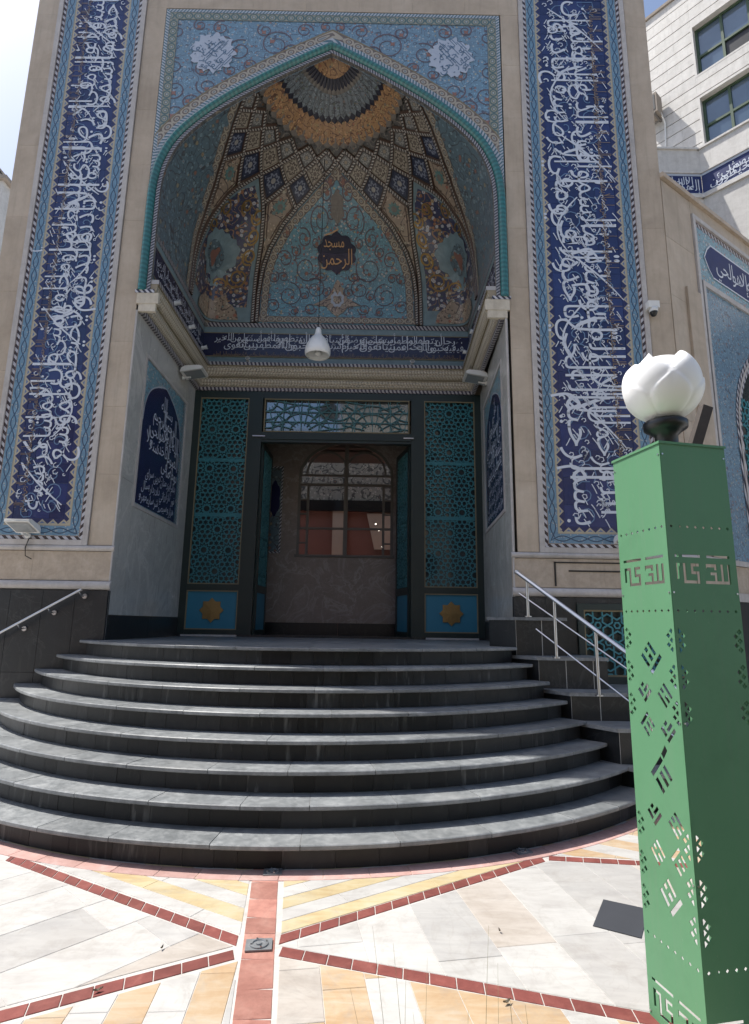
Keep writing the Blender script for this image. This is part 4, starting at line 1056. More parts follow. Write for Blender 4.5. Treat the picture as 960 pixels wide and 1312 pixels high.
# ---- walls of the porch above the cornice: text band and tile strips (left, back, right)
WX0, WX1, WYB = -3.135, 1.755, 9.845
def wall_strip(name, z0, z1, mat, proud=0.):
    out = []
    for side in ('left', 'back', 'right'):
        b = B()
        if side == 'back': b.add([(WX0+proud, WYB-proud, z0), (WX1-proud, WYB-proud, z0), (WX1-proud, WYB-proud, z1), (WX0+proud, WYB-proud, z1)], [(0, 1, 2, 3)], [(WX0, 0), (WX1, 0), (WX1, 1), (WX0, 1)])
        else:
            x = WX0+proud if side == 'left' else WX1-proud
            b.add([(x, 7.17, z0), (x, WYB-proud, z0), (x, WYB-proud, z1), (x, 7.17, z1)], [(0, 1, 2, 3)], [(7.17, 0), (WYB, 0), (WYB, 1), (7.17, 1)])
        out.append(b.build(name, mat, portal))
    return out
wall_strip('grey_tile_strip', 6.1, 6.37, 'grey_blue'); bandp = wall_strip('script_band', 6.37, 6.83, 'navy_dark', .012)
wall_strip('grey_tile_strip', 6.83, 6.955, 'grey_blue', .004); wall_strip('rope_tile_strip', 6.955, 7.04, 'rope_fine', .014); wall_strip('rope_tile_strip', 6.135, 6.2, 'rope_fine', .02)
wall_strip('thin_line', 6.365, 6.38, 'bead', .018); wall_strip('thin_line', 6.825, 6.84, 'bead', .018)
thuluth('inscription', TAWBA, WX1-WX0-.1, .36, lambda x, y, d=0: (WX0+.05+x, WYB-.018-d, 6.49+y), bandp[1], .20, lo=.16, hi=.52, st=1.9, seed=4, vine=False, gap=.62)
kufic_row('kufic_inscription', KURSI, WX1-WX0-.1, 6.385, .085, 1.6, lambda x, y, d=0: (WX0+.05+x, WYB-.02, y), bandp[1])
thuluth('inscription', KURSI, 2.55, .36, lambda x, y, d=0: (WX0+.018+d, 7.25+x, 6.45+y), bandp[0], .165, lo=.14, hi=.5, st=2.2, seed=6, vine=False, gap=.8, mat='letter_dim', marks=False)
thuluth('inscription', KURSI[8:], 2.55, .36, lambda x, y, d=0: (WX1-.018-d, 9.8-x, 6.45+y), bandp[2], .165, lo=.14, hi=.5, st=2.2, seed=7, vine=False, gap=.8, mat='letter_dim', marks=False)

# ---- carved cornice round the three sides
JX0, JX1, JX1B, JYB = -3.19, 1.78, 1.96, 9.87
def corn(name, prof, mat, parent=portal):
    """prof: (o, z) o = distance out from the jamb walls"""
    def loop(o, z): return [(JX0+o, FY+.0, z), (JX0+o, JYB-o, z), (JX1B-.11-o, JYB-o, z), (JX1-o, FY+.0, z)]
    R = [loop(o, z) for o, z in prof]; b = B()
    for i in range(len(prof)-1):
        L = 0
        for j in range(3):
            p, q = R[i][j], R[i][j+1]; l = math.dist(p, q)
            b.add([p, q, R[i+1][j+1], R[i+1][j]], [(0, 1, 2, 3)], [(L, i/(len(prof)-1)), (L+l, i/(len(prof)-1)), (L+l, (i+1)/(len(prof)-1)), (L, (i+1)/(len(prof)-1))]); L += l
    for j in (0, 3): b.add([r[j] for r in R]+[(JX0 if j == 0 else JX1, FY, prof[-1][1]), (JX0 if j == 0 else JX1, FY, prof[0][1])], [tuple(range(len(prof)+2))])
    return b.build(name, mat, parent)
t = NT('carved_lattice_molding', .55, .4); u, v = t.uv()
a_ = t.math('SINE', t.math('MULTIPLY', u, 2*PI/.11)); c_ = t.math('SINE', t.math('MULTIPLY', v, 2*PI*2.))
h_ = t.math('MULTIPLY', a_, c_); hh = t.math('ABSOLUTE', h_)
t.col(t.mix(t.ramp(hh, [(.0, 1.), (.25, 0.)]), (.58, .52, .42), (.30, .25, .18))); t.bump(hh, .02, .9); MT['carve'] = t.m
co = corn('cornice', [(0, 5.70), (.05, 5.705), (.055, 5.76), (.055, 5.765)], 'rope_fine')
corn('carved_molding', [(.055, 5.765), (.075, 5.775), (.11, 5.82), (.13, 5.88), (.135, 5.905)], 'carve')
corn('cornice_fillet', [(.135, 5.905), (.15, 5.905), (.15, 5.925), (.14, 5.93)], 'bead')
corn('carved_molding', [(.14, 5.93), (.16, 5.94), (.205, 6.0), (.225, 6.06), (.23, 6.09)], 'carve')
corn('cornice_fillet', [(.23, 6.09), (.245, 6.09), (.245, 6.105)], 'bead')
corn('cornice_top_rope', [(.245, 6.105), (.25, 6.11), (.25, 6.165), (.03, 6.17)], 'rope_fine')
for x0, x1 in ((JX0-.02, JX0+.27), (JX1-.27, JX1+.06)):
    b = B(); b.box(x0, x1, FY-.025, FY+.03, 5.80, 5.955); b.box(x0+.03, x1-.03, FY-.018, FY+.03, 5.69, 5.80); b.build('cornice_end_block', 'carved', portal)

# ---- jambs: grey-green marble with a framed poem panel
def jamb(left):
    xa = JX0 if left else JX1; xb = (-3.2 if left else 1.95); s_ = 1 if left else -1
    X = lambda y, o=0: xa+(xb-xa)*(y-FY)/(JYB-FY)+s_*o
    b = B(); b.box(*((-3.26, -3.215) if left else (1.99, 2.05)), FY+.02, JYB, 1.3, 5.75); jb = b.build('jamb', 'core', portal)
    def q(name, y0, y1, z0, z1, o0, o1, mat, par=jb, **kw):
        b = B(); vs = [(X(y, o), y, z) for z in (z0, z1) for o in (o0, o1) for y in (y0, y1)]
        b.add(vs, [(0, 1, 3, 2), (4, 6, 7, 5), (0, 4, 5, 1), (2, 3, 7, 6), (0, 2, 6, 4), (1, 5, 7, 3)]); return b.build(name, mat, par, **kw)
    g = .002
    for y0, y1, z0, z1 in ((7.14, 7.56, 1.66, 3.4), (7.14, 7.56, 3.4, 5.72), (7.56, 8.5, 1.66, 3.1), (8.5, 9.44, 1.66, 3.1), (9.44, 9.86, 1.66, 3.4), (9.44, 9.86, 3.4, 5.72), (7.56, 9.44, 5.3, 5.72)):
        q('marble_slab', y0+g, y1-g, z0+g, z1-g, -.03, .0, 'green_marble')
    q('granite_skirting', 7.16, 8.5-g, 1.36, 1.655, -.03, .006, 'granite'); q('granite_skirting', 8.5+g, 9.86, 1.36, 1.655, -.03, .006, 'granite')
    # corner bead
    b = B(); b.tube([(xa-s_*.006, FY-.003, 1.36), (xa-s_*.006, FY-.003, 5.70)], .012, 8); b.build('corner_bead', 'white_stone', jb)
    pf = q('poem_panel_bed', 7.56, 9.44, 3.1, 5.3, -.03, -.012, 'medal_ink', jb)
    for y0, y1, z0, z1 in ((7.56, 7.61, 3.1, 5.3), (9.39, 9.44, 3.1, 5.3), (7.61, 9.39, 3.1, 3.15), (7.61, 9.39, 5.25, 5.3)): q('panel_frame', y0, y1, z0, z1, -.02, .012, 'white_stone', pf)
    PM = lambda y, z, o=0: (X(y, o), y, z)
    b = B(); b.add([PM(7.61, 3.15, -.008), PM(9.39, 3.15, -.008), PM(9.39, 5.25, -.008), PM(7.61, 5.25, -.008)], [(0, 1, 2, 3)]); b.build('floral_spandrel', 'tymp', pf)
    ar = [(7.64, 3.17), (9.24, 3.17), (9.24, 4.35), (9.2, 4.6), (9.08, 4.82), (8.85, 4.98), (8.44, 5.12), (8.03, 4.98), (7.8, 4.82), (7.68, 4.6), (7.64, 4.35)]
    b = B(); b.prism([PM(y, z, 0) for y, z in ar], (-s_*.006, 0, 0), (-s_*.003, 0, 0)); b.build('navy_arch_field', 'navy_jamb', pf)
    b = B(); ring = smooth(ar[2:], 4)
    v, f = stroke2d(ring, .02); b.add([PM(y, z, .0) for y, z in v], f); b.build('arch_line', 'letter_dim', pf)
    b = B(); b.add([PM(9.27, 3.16, .002), PM(9.36, 3.16, .002), PM(9.36, 5.24, .002), PM(9.27, 5.24, .002)], [(0, 1, 2, 3)], [(0, 0), (0, 1), (2.1, 1), (2.1, 0)]); b.build('striped_tile_border', 'rope_blue', pf)
    # script: left panel reads from the far end towards us on the left wall (text right end = larger y)
    T = (lambda x, y, d=0: PM(7.7+x, y, .003+d)) if left else (lambda x, y, d=0: PM(9.2-x, y, .003+d))
    rnd = random.Random(21 if left else 22); b = B(); i = 0
    for row, (z, em, L0_, R0_) in enumerate(((4.72, .24, .45, 1.08), (4.50, .27, .22, 1.3), (4.27, .27, .08, 1.44), (4.05, .27, .05, 1.48), (3.82, .27, .05, 1.48))):
        cur = R0_
        while True:
            wd = KURSI[(i+(0 if left else 17)) % len(KURSI)]; vs, fs, tl, x0, x1 = word_mesh(wd); wl = (x1-x0)*em*.8
            if cur-wl < L0_: break
            put_word(b, wd, cur, z+rnd.uniform(-.03, .03), em, lambda x, y, k=row: T(x, y, .0006*k), .38, 2., .8); cur -= wl*.82+.01; i += 1
    PO = 'بنام ایزد منان درین سرای نور که از ارزانی داد کردگار بسال هزار و سیصد شکر سایه مهر و وفا ز آستان دوست نرانند بندگان را'.split(); j = 0
    for row, z in enumerate((3.60, 3.40, 3.22)):
        cur = 1.46; 
        while True:
            wd = PO[j % len(PO)]; vs, fs, tl, x0, x1 = word_mesh(wd); wl = (x1-x0)*.17*.85
            if cur-wl < .05: break
            # each word of the verse slants down to the left
            xr = cur; zz = z+.05
            put_word(b, wd, xr, zz, .17, lambda x, y, xr=xr: T(x, y-(xr-x)*.22, .001), .38, 1.1, .85); cur -= wl*.95+.025; j += 1
    b.build('poem_inscription', 'letter', pf)
jamb(True); jamb(False)
# back of the porch over the door frame, under the cornice
b = B(); b.box(-3.25, 2.0, 9.9, 10.0, 5.64, 6.2); b.build('lintel', 'core', portal)

# ---- metal door screen with star lattice
DY = 9.86
def hankin(poly, ang):
    n = len(poly); mids = [((poly[i][0]+poly[(i+1) % n][0])/2, (poly[i][1]+poly[(i+1) % n][1])/2) for i in range(n)]
    dirs = []
    for i in range(n):
        ex, ey = poly[(i+1) % n][0]-poly[i][0], poly[(i+1) % n][1]-poly[i][1]; l = math.hypot(ex, ey); dirs.append((ex/l, ey/l))
    segs = []
    for i in range(n):
        j = (i+1) % n
        a = ang; d1 = (dirs[i][0]*math.cos(a)-dirs[i][1]*math.sin(a), dirs[i][0]*math.sin(a)+dirs[i][1]*math.cos(a))
        a = PI-ang; d2 = (dirs[j][0]*math.cos(a)-dirs[j][1]*math.sin(a), dirs[j][0]*math.sin(a)+dirs[j][1]*math.cos(a))
        den = d1[0]*d2[1]-d1[1]*d2[0]
        if abs(den) < 1e-6: continue
        t_ = ((mids[j][0]-mids[i][0])*d2[1]-(mids[j][1]-mids[i][1])*d2[0])/den
        X_ = (mids[i][0]+d1[0]*t_, mids[i][1]+d1[1]*t_); segs += [(mids[i], X_), (X_, mids[j])]
    return segs
def reg(n, cx, cy, a, rot):     # regular n-gon of edge a, an edge midpoint facing rot
    R = a/2/math.sin(PI/n); return [(cx+R*math.cos(rot+PI/n*(2*k+1)), cy+R*math.sin(rot+PI/n*(2*k+1))) for k in range(n)]
def girih(x0, x1, z0, z1, a, ang, cx, cz, kind='12'):
    segs = []
    if kind == '12':
        D = a*(3+math.sqrt(3)); nx = int((x1-x0)/D)+3; nz = int((z1-z0)/(D*.866))+3
        for i in range(-nx, nx+1):
            for j in range(-nz, nz+1):
                px, pz = cx+(i+.5*(j % 2))*D, cz+j*D*math.sqrt(3)/2
                if not (x0-D < px < x1+D and z0-D < pz < z1+D): continue
                P12 = reg(12, px, pz, a, 0); segs += hankin(P12, ang)
                # inner star ring that makes the petals
                r1 = a*.98; r2 = a*.62
                st = [(px+(r1 if k % 2 else r2)*math.cos(PI/12*k+PI/12), pz+(r1 if k % 2 else r2)*math.sin(PI/12*k+PI/12)) for k in range(24)]
                segs += [(st[k], st[(k+1) % 24]) for k in range(24)]
                for k in range(3):
                    t_ = PI/3*k; segs += hankin(reg(4, px+D/2*math.cos(t_), pz+D/2*math.sin(t_), a, t_), ang)
                for t_ in (PI/6, PI/2): segs += hankin(reg(6, px+D/math.sqrt(3)*math.cos(t_), pz+D/math.sqrt(3)*math.sin(t_), a, t_), ang)
    else:
        D = a*math.sqrt(3); nx = int((x1-x0)/D)+3; nz = int((z1-z0)/(a*1.5))+3
        for i in range(-nx, nx+1):
            for j in range(-nz, nz+1):
                px, pz = cx+(i+.5*(j % 2))*D, cz+j*a*1.5
                if x0-D < px < x1+D and z0-D < pz < z1+D: segs += hankin(reg(6, px, pz, a, 0), R_(60)); segs += [((px+a*.28*math.cos(PI/3*k), pz+a*.28*math.sin(PI/3*k)), (px+a*.28*math.cos(PI/3*(k+1)), pz+a*.28*math.sin(PI/3*(k+1)))) for k in range(6)]
    out = []
    for (ax, az), (bx, bz) in segs:
        t0, t1 = 0., 1.; dx, dz = bx-ax, bz-az; ok = True
        for p, q in ((-dx, ax-x0), (dx, x1-ax), (-dz, az-z0), (dz, z1-az)):
            if abs(p) < 1e-9:
                if q < 0: ok = False
            else:
                r = q/p
                if p < 0: t0 = max(t0, r)
                else: t1 = min(t1, r)
        if ok and t1-t0 > .02: out.append(((ax+dx*t0, az+dz*t0), (ax+dx*t1, az+dz*t1)))
    return out
def straps(name, segs, w_, depth, M, mat, parent):
    b = B(); i = 0
    for (ax, az), (bx, bz) in segs:
        dx, dz = bx-ax, bz-az; l = math.hypot(dx, dz)
        if l < .004: continue
        e = .18*w_/l; ax -= dx*e; az -= dz*e; bx += dx*e; bz += dz*e
        nx, nz = -dz/l*w_/2, dx/l*w_/2; i += 1; o_ = (i % 7)*.00035
        P = [(ax+nx, az+nz), (ax-nx, az-nz), (bx-nx, bz-nz), (bx+nx, bz+nz)]
        vs = [M(x, z, o_) for x, z in P]+[M(x, z, o_+depth) for x, z in P]
        b.add(vs, [(0, 1, 2, 3), (0, 4, 5, 1), (2, 6, 7, 3), (1, 5, 6, 2), (3, 7, 4, 0)])
    return b.build(name, mat, parent, kind='stuff')
def frame_boxes(b, x0, x1, z0, z1, t, y0, y1):
    b.box(x0, x0+t, y0, y1, z0, z1); b.box(x1-t, x1, y0, y1, z0, z1); b.box(x0+t, x1-t, y0, y1, z0, z0+t); b.box(x0+t, x1-t, y0, y1, z1-t, z1)
# the frame: posts and rails
b = B()
for x0, x1 in ((-3.2, -3.085), (-2.215, -1.97), (.70, .93), (1.835, 1.955)): b.box(x0, x1, DY-.05, DY+.07, 1.39, 5.69)
for x0, x1 in ((-3.085, -2.215), (.93, 1.835)): b.box(x0, x1, DY-.04, DY+.06, 5.56, 5.69); b.box(x0, x1, DY-.04, DY+.06, 2.115, 2.22); b.box(x0, x1, DY-.04, DY+.06, 1.39, 1.465)
b.box(-1.97, .70, DY-.04, DY+.06, 5.565, 5.69); b.box(-1.97, .70, DY-.055, DY+.06, 4.74, 4.925); b.box(-1.97, .70, DY-.075, DY-.055, 4.79, 4.83)
scr = b.build('door_screen_frame', 'door_green', portal)
b = B()
for x0, x1, z0, z1 in ((-3.085, -2.215, 2.22, 5.56), (.93, 1.835, 2.22, 5.56), (-3.085, -2.215, 1.465, 2.115), (.93, 1.835, 1.465, 2.115), (-1.94, .665, 4.935, 5.56)):
    frame_boxes(b, x0, x1, z0, z1, .018, DY-.045, DY-.02)
b.build('gilt_bead', 'bead', scr)
b = B()
for x0, x1 in ((-2.12, -1.9), (.56, .74)): b.box(x0, x1, DY-.09, DY-.05, 4.83, 4.85)
b.build('chrome_strip', 'steel', scr)
for x0, x1 in ((-3.067, -2.233), (.948, 1.817)):
    b = B(); b.box(x0-.01, x1+.01, DY+.03, DY+.04, 2.23, 5.55); gl = b.build('glass_pane', 'dark_glass', portal)
    straps('star_lattice', girih(x0, x1, 2.238, 5.542, .0885, R_(66), (x0+x1)/2, 3.89), .0165, .02, lambda x, z, o: (x, DY-.012+o, z), 'strap_teal', gl)
    for z in (3.42, 4.41):
        b = B(); b.box(x0, x1, DY-.002, DY+.02, z-.03, z+.03); b.build('cross_rail', 'strap_teal', gl)
    b = B(); b.box(x0, x1, DY-.02, DY+.01, 1.483, 2.097); pb = b.build('door_panel', 'panel_blue', portal)
    cx, cz = (x0+x1)/2, 1.785
    b = B(); st = [(cx+(.205 if k % 2 == 0 else .155)*math.cos(PI/8*k), DY-.022, cz+(.205 if k % 2 == 0 else .155)*math.sin(PI/8*k)) for k in range(16)]
    b.add([(cx, DY-.05, cz)]+[(p[0], DY-.042, p[2]) for p in st]+st, [(0, 1+i, 1+(i+1) % 16) for i in range(16)]+[(1+i, 1+(i+1) % 16, 17+(i+1) % 16, 17+i) for i in range(16)]); b.build('door_star', 'brass', pb)
# transom
b = B(); b.box(-1.93, .66, DY+.03, DY+.04, 4.93, 5.56); gl = b.build('transom_glass', 'grey_glass', portal)
sg_ = [((x, 4.953), (x, 5.542)) for x in np.linspace(-1.92, .645, 9)[1:-1]]+[((-1.92, z), (.645, z)) for z in (5.14, 5.33)]
for cx, cz in ((-1.28, 4.95), (.0, 4.95), (-.64, 5.54), (-1.92, 5.54), (.645, 5.54)):
    for r in (.2, .36, .52): sg_ += [((cx+r*math.cos(PI*k/16), cz+(r if cz < 5.2 else -r)*math.sin(PI*k/16)), (cx+r*math.cos(PI*(k+1)/16), cz+(r if cz < 5.2 else -r)*math.sin(PI*(k+1)/16))) for k in range(16)]
    sg_ += [((cx+.15*math.cos(PI*k/8), cz+(.15 if cz < 5.2 else -.15)*math.sin(PI*k/8)), (cx+.56*math.cos(PI*k/8+.12), cz+(.56 if cz < 5.2 else -.56)*math.sin(PI*k/8+.12))) for k in range(9)]
def cliprect(sgs, x0, x1, z0, z1):
    out = []
    for (ax, az), (bx, bz) in sgs:
        t0, t1 = 0., 1.; dx, dz = bx-ax, bz-az; ok = True
        for p, q in ((-dx, ax-x0), (dx, x1-ax), (-dz, az-z0), (dz, z1-az)):
            if abs(p) < 1e-9: ok = ok and q >= 0
            elif p < 0: t0 = max(t0, q/p)
            else: t1 = min(t1, q/p)
        if ok and t1-t0 > .02: out.append(((ax+dx*t0, az+dz*t0), (ax+dx*t1, az+dz*t1)))
    return out
straps('fan_lattice', cliprect(sg_, -1.92, .645, 4.95, 5.545), .013, .02, lambda x, z, o: (x, DY-.01+o, z), 'strap_light', gl)
# door leaves swung inwards
for nm, (hx, hy), (ex, ey) in (('left', (-1.955, 9.93), (-1.93, 10.78)), ('right', (.685, 9.93), (.50, 10.76))):
    dx, dy = ex-hx, ey-hy; Ld = math.hypot(dx, dy); ux, uy = dx/Ld, dy/Ld; sgn = 1 if nm == 'left' else -1; nx, ny = (uy*sgn, -ux*sgn)
    MD = lambda a, z, o=0: (hx+ux*a+nx*o, hy+uy*a+ny*o, z)
    def bx(b, a0, a1, z0, z1, o0, o1):
        vs = [MD(a, z, o) for z in (z0, z1) for o in (o0, o1) for a in (a0, a1)]; b.add(vs, [(0, 2, 3, 1), (4, 5, 7, 6), (0, 1, 5, 4), (2, 6, 7, 3), (0, 4, 6, 2), (1, 3, 7, 5)])
    b = B(); bx(b, 0, .08, 1.38, 4.76, -.02, .02); bx(b, Ld-.09, Ld, 1.38, 4.76, -.02, .02); bx(b, .08, Ld-.09, 1.38, 1.47, -.02, .02); bx(b, .08, Ld-.09, 2.1, 2.23, -.02, .02); bx(b, .08, Ld-.09, 4.67, 4.76, -.02, .02)
    lf = b.build('door_leaf', 'door_green', portal)
    b = B(); bx(b, .08, Ld-.09, 2.23, 4.67, -.002, .002); b.build('leaf_glass', 'grey_glass', lf)
    b = B(); bx(b, .08, Ld-.09, 1.47, 2.1, -.01, .01); b.build('leaf_panel', 'panel_blue', lf)
    straps('leaf_lattice', girih(.085, Ld-.095, 2.24, 4.66, .08, R_(66), Ld/2, 3.4), .016, .012, lambda x, z, o: MD(x, z, .008+o), 'strap_light', lf)
# worn sills
b = B(); b.box(-3.12, -2.2, DY-.1, DY-.05, 1.356, 1.385); b.box(.95, 1.83, DY-.1, DY-.05, 1.356, 1.385); b.build('door_sill', 'white_stone', portal)
b = B(); b.box(-3.2, 1.96, DY-.05, DY+.06, 1.34, 1.392); b.build('threshold', 'granite', portal)

# ---- vestibule behind the open leaves
IY = 11.6
b = B(); b.box(-3.3, -3.2, 10.3, 11.75, 1.3, 5.9); b.box(2.0, 2.1, 10.3, 11.75, 1.3, 5.9); b.box(-3.3, 2.1, 10.0, 11.75, 5.72, 5.86)
b.build('vestibule_shell', 'brown_marble', portal)
WXa, WXb, WZ0, WZ1 = -1.47, .43, 2.96, 5.32
wa = [(WXa, WZ0), (WXb, WZ0), (WXb, 4.55), (WXb-.06, 4.82), (WXb-.25, 5.08), (WXb-.6, 5.26), ((WXa+WXb)/2, 5.33), (WXa+.6, 5.26), (WXa+.25, 5.08), (WXa+.06, 4.82), (WXa, 4.55)]
ib = cutplate('inner_wall', [(-3.2, 1.6), (2.0, 1.6), (2.0, 5.72), (-3.2, 5.72)], [wa[::-1]], .1, 'brown_marble', portal, lambda a, c, d: (a, IY+.05+d, c))
b = B(); b.box(-3.2, -.62, IY-.012, IY+.05, 1.35, 1.6); b.build('granite_skirting', 'granite', ib); b = B(); b.box(-.615, 2.0, IY-.012, IY+.05, 1.35, 1.6); b.build('granite_skirting', 'granite', ib)
b = B()
for x0, x1 in ((-3.2, -.62), (-.616, 2.)): b.box(x0, x1, IY-.006, IY-.001, 1.605, 2.90)
b.build('marble_dado', 'brown_marble', ib)
b = B(); b.box(WXa-.06, WXb+.06, IY-.03, IY, 2.905, 2.955); v, f = stroke2d(smooth(wa[1:]+[wa[0]], 3), .06); b.add([(x, IY-.004, z) for x, z in v], f); b.build('window_surround', 'frame_brown', ib)
b = B()
for x, w_ in ((WXa+.17, .05), (-.52, .08), (WXb-.17, .05)): b.box(x-w_/2, x+w_/2, IY+.02, IY+.07, WZ0, 4.4 if w_ < .06 else 5.3)
for z, h_ in ((3.50, .045), (4.42, .05), (4.62, .04)): b.box(WXa, WXb, IY+.025, IY+.065, z-h_/2, z+h_/2)
for z in (3.2, 3.8, 4.1): b.box(WXa, WXa+.15, IY+.027, IY+.063, z-.015, z+.015); b.box(WXb-.15, WXb, IY+.027, IY+.063, z-.015, z+.015)
for cx in ((WXa+.17-.52)/2, (WXb-.17-.52)/2):
    v, f = stroke2d([(cx+.43*math.cos(PI*i/14), 4.62+.5*math.sin(PI*i/14)) for i in range(15)], .045); b.add([(x, IY+.03, z) for x, z in v], f)
win = b.build('window_mullions', 'frame_brown', ib)
b = B(); b.add([(WXa, IY+.068, WZ0), (WXb, IY+.068, WZ0), (WXb, IY+.068, WZ1), (WXa, IY+.068, WZ1)], [(0, 1, 2, 3)]); b.build('window_pane', 'clear', win)
b = B(); b.box(-2.12, -1.85, IY-.02, IY-.002, 3.0, 4.75); pc = b.build('tile_picture', 'side_tymp', ib)
b = B(); b.add([(x, IY-.023, z) for x, z in lobed(-1.98, 4.1, .1, .32, 6, .2, 32)], [tuple(range(32))]); b.build('picture_medallion', 'navy_jamb', pc)
ring_frame('picture_border', -2.15, -1.82, 2.97, 4.78, .035, IY-.022, 'rope_bw', pc)
# hall beyond the window
b = B(); b.box(-4.5, 3.5, 14.6, 14.7, 1.3, 7.5); b.box(-4.5, -4.4, 11.75, 14.6, 1.3, 5.2); b.box(3.4, 3.5, 11.75, 14.6, 1.3, 5.2); b.box(-4.5, 3.5, 11.75, 14.7, 1.2, 1.3)
hall = b.build('inner_hall', 'salmon', portal)
b = B(); b.box(-4.5, 3.5, 11.9, 12.9, 5.2, 5.3); b.box(-4.5, 3.5, 11.72, 11.9, 5.25, 5.8); b.build('hall_ceiling', 'frame_brown', hall)
b = B(); b.box(-4.3, 3.3, 14.45, 14.58, 4.35, 4.62); b.build('dark_valance', 'black_plastic', hall)
b = B(); b.box(-4.3, 3.3, 14.5, 14.59, 4.62, 7.4); b.build('patterned_frieze', 'frieze', hall)
b = B(); b.box(-.95, -.6, 14.5, 14.58, 2.0, 4.35)
b.prism([(-.1, 14.52, 4.3), (1.2, 14.52, 4.3), (.95, 14.52, 3.4), (.1, 14.52, 3.4)], (0, -.02, 0), (0, .05, 0)); b.build('pale_drape', 'curtain', hall)
b = B(); b.box(.05, .2, 14.4, 14.5, 1.3, 3.25); b.box(.75, .9, 14.4, 14.5, 1.3, 3.25); b.box(.2, .75, 14.4, 14.5, 3.1, 3.25); b.build('hall_door_frame', 'curtain', hall)
b = B(); b.box(.2, .75, 14.52, 14.58, 1.3, 3.1); b.build('hall_doorway', 'black_plastic', hall)
for x, z in ((.12, 3.95), (.2, 3.8), (.28, 3.4)):
    b = B(); b.lathe((x, 13.9, z), [(0, -.02), (.009, -.009), (.012, 0), (.009, .009), (0, .012)], 10); b.build('ceiling_bulb', 'bulb', hall)

# ---- side lattice window low on the right of the portal
b = B(); b.box(2.53, 3.98, 7.16, 7.19, .3, 1.88); lw = b.build('lattice_window', 'door_green', portal)
b = B(); frame_boxes(b, 2.53, 3.98, .3, 1.88, .075, 7.07, 7.16); b.box(2.605, 3.905, 7.07, 7.16, .93, 1.02); b.build('window_frame', 'door_green', lw)
b = B(); frame_boxes(b, 2.605, 3.905, 1.02, 1.805, .02, 7.085, 7.12); frame_boxes(b, 2.605, 3.905, .375, .93, .02, 7.085, 7.12); b.build('gilt_bead', 'bead', lw)
straps('star_lattice', girih(2.625, 3.885, 1.04, 1.785, .135, 0, 2.9, 1.42, '6')+girih(2.625, 3.885, .395, .91, .135, 0, 2.9, .7, '6'), .018, .015, lambda x, z, o: (x, 7.10+o, z), 'strap_teal', lw)
# dark drain pipe strip set in the course over the lattice window
b = B(); b.box(2.29, 2.31, FY-.012, FY, 2.09, 2.39); b.box(2.29, 3.2, FY-.012, FY, 2.375, 2.39); b.box(2.47, 3.2, FY-.012, FY, 2.27, 2.288); b.build('conduit', 'cable', portal)

# ================================================================== STEPPED GRANITE PLINTH, RAILINGS
pw = thing('stepped_plinth', (2.6, 6.2, 0), 'stepped black granite plinth beside the right end of the stairs under the steel railing', 'plinth')
BL = [(6.75, 1.70, 2.27), (6.49, 1.27, 2.62), (6.157, .936, 3.9), (5.725, .66, 3.9), (5.40, .34, 4.0)]
for i, (fy, zt, xr) in enumerate(BL):
    o = .006*(len(BL)-i); poly = [(pl_x(fy)+o, fy), (xr, fy), (xr, 7.09), (pl_x(7.09)+o, 7.09)]
    b = B(); b.prism([(x, y, 0) for x, y in poly], (0, 0, 0), (0, 0, zt-.035)); st = b.build('plinth_step', 'granite', pw)
    c = [(pl_x(fy)-.02+o, fy-.025), (xr+.01, fy-.025), (xr+.01, 7.095), (pl_x(7.095)-.02+o, 7.095)]
    b = B(); b.prism([(x, y, zt-.035) for x, y in c], (0, 0, 0), (0, 0, .035)); b.build('cap_slab', 'tread', st)
    b = B()
    for j in range(4):
        x = pl_x(fy)+o+.0+j*.3
        if x < xr: b.box(x-.003+(.004 if j == 0 else 0), x+.004, fy-.002, fy+.01, 0, zt-.035)
    b.build('pale_joint', 'green_marble', st)
rail = thing('stair_railing', (2.1, 6.1, .3), 'stainless steel stair railing with round posts on the right plinth', 'railing')
P0, P1 = Vector((1.705, 6.685, 2.214)), Vector((2.461, 5.591, 1.353)); PE = P0+(P1-P0)*1.75
b = B(); b.tube([P0, PE], .023, 12); b.build('handrail', 'steel', rail, True)
b = B(); b.lathe((P0.x, P0.y, P0.z-.02), [(0, 0), (.026, .0), (.028, .02), (.026, .04), (0, .042)], 12); b.build('rail_cap', 'steel', rail, True)
for x, y, z0 in ((1.79, 6.57, 1.70), (1.995, 6.27, 1.27), (2.27, 5.87, .936), (2.56, 5.45, .66)):
    q = (y-P0.y)/(P1.y-P0.y); zt = P0.z+(P1.z-P0.z)*q
    b = B(); b.tube([(x, y, z0), (x, y, zt-.01)], .017, 10); b.tube([(x, y, z0), (x, y, z0+.012)], .04, 12); b.build('post', 'steel', rail, True)
for a, c in (((1.719, 6.665, 1.97), (2.468, 5.581, 1.197)), ((1.848, 6.478, 1.569), (2.456, 5.599, .913))):
    a, c = Vector(a), Vector(c); b = B(); b.tube([a, a+(c-a)*1.7], .0085, 8); b.build('rail_bar', 'steel', rail, True)
hr = thing('wall_handrail', (-4.2, 7.0, 1.1), 'slim steel handrail fixed to the black wall left of the stairs', 'handrail')
a, c = Vector((-3.452, 6.98, 1.953)), Vector((-4.336, 6.98, 1.439)); b = B(); b.tube([a, a+(c-a)*1.6], .017, 10); b.build('rail_tube', 'steel', hr, True)
for q in (.03, .42, .8, 1.3):
    p = a+(c-a)*q; b = B(); b.tube([p-Vector((0, 0, .012)), p+Vector((.02, .03, -.06)), p+Vector((.02, .12, -.06))], .008, 8); b.tube([p+Vector((.02, .105, -.06)), p+Vector((.02, .119, -.06))], .03, 12); b.build('bracket', 'steel', hr, True)

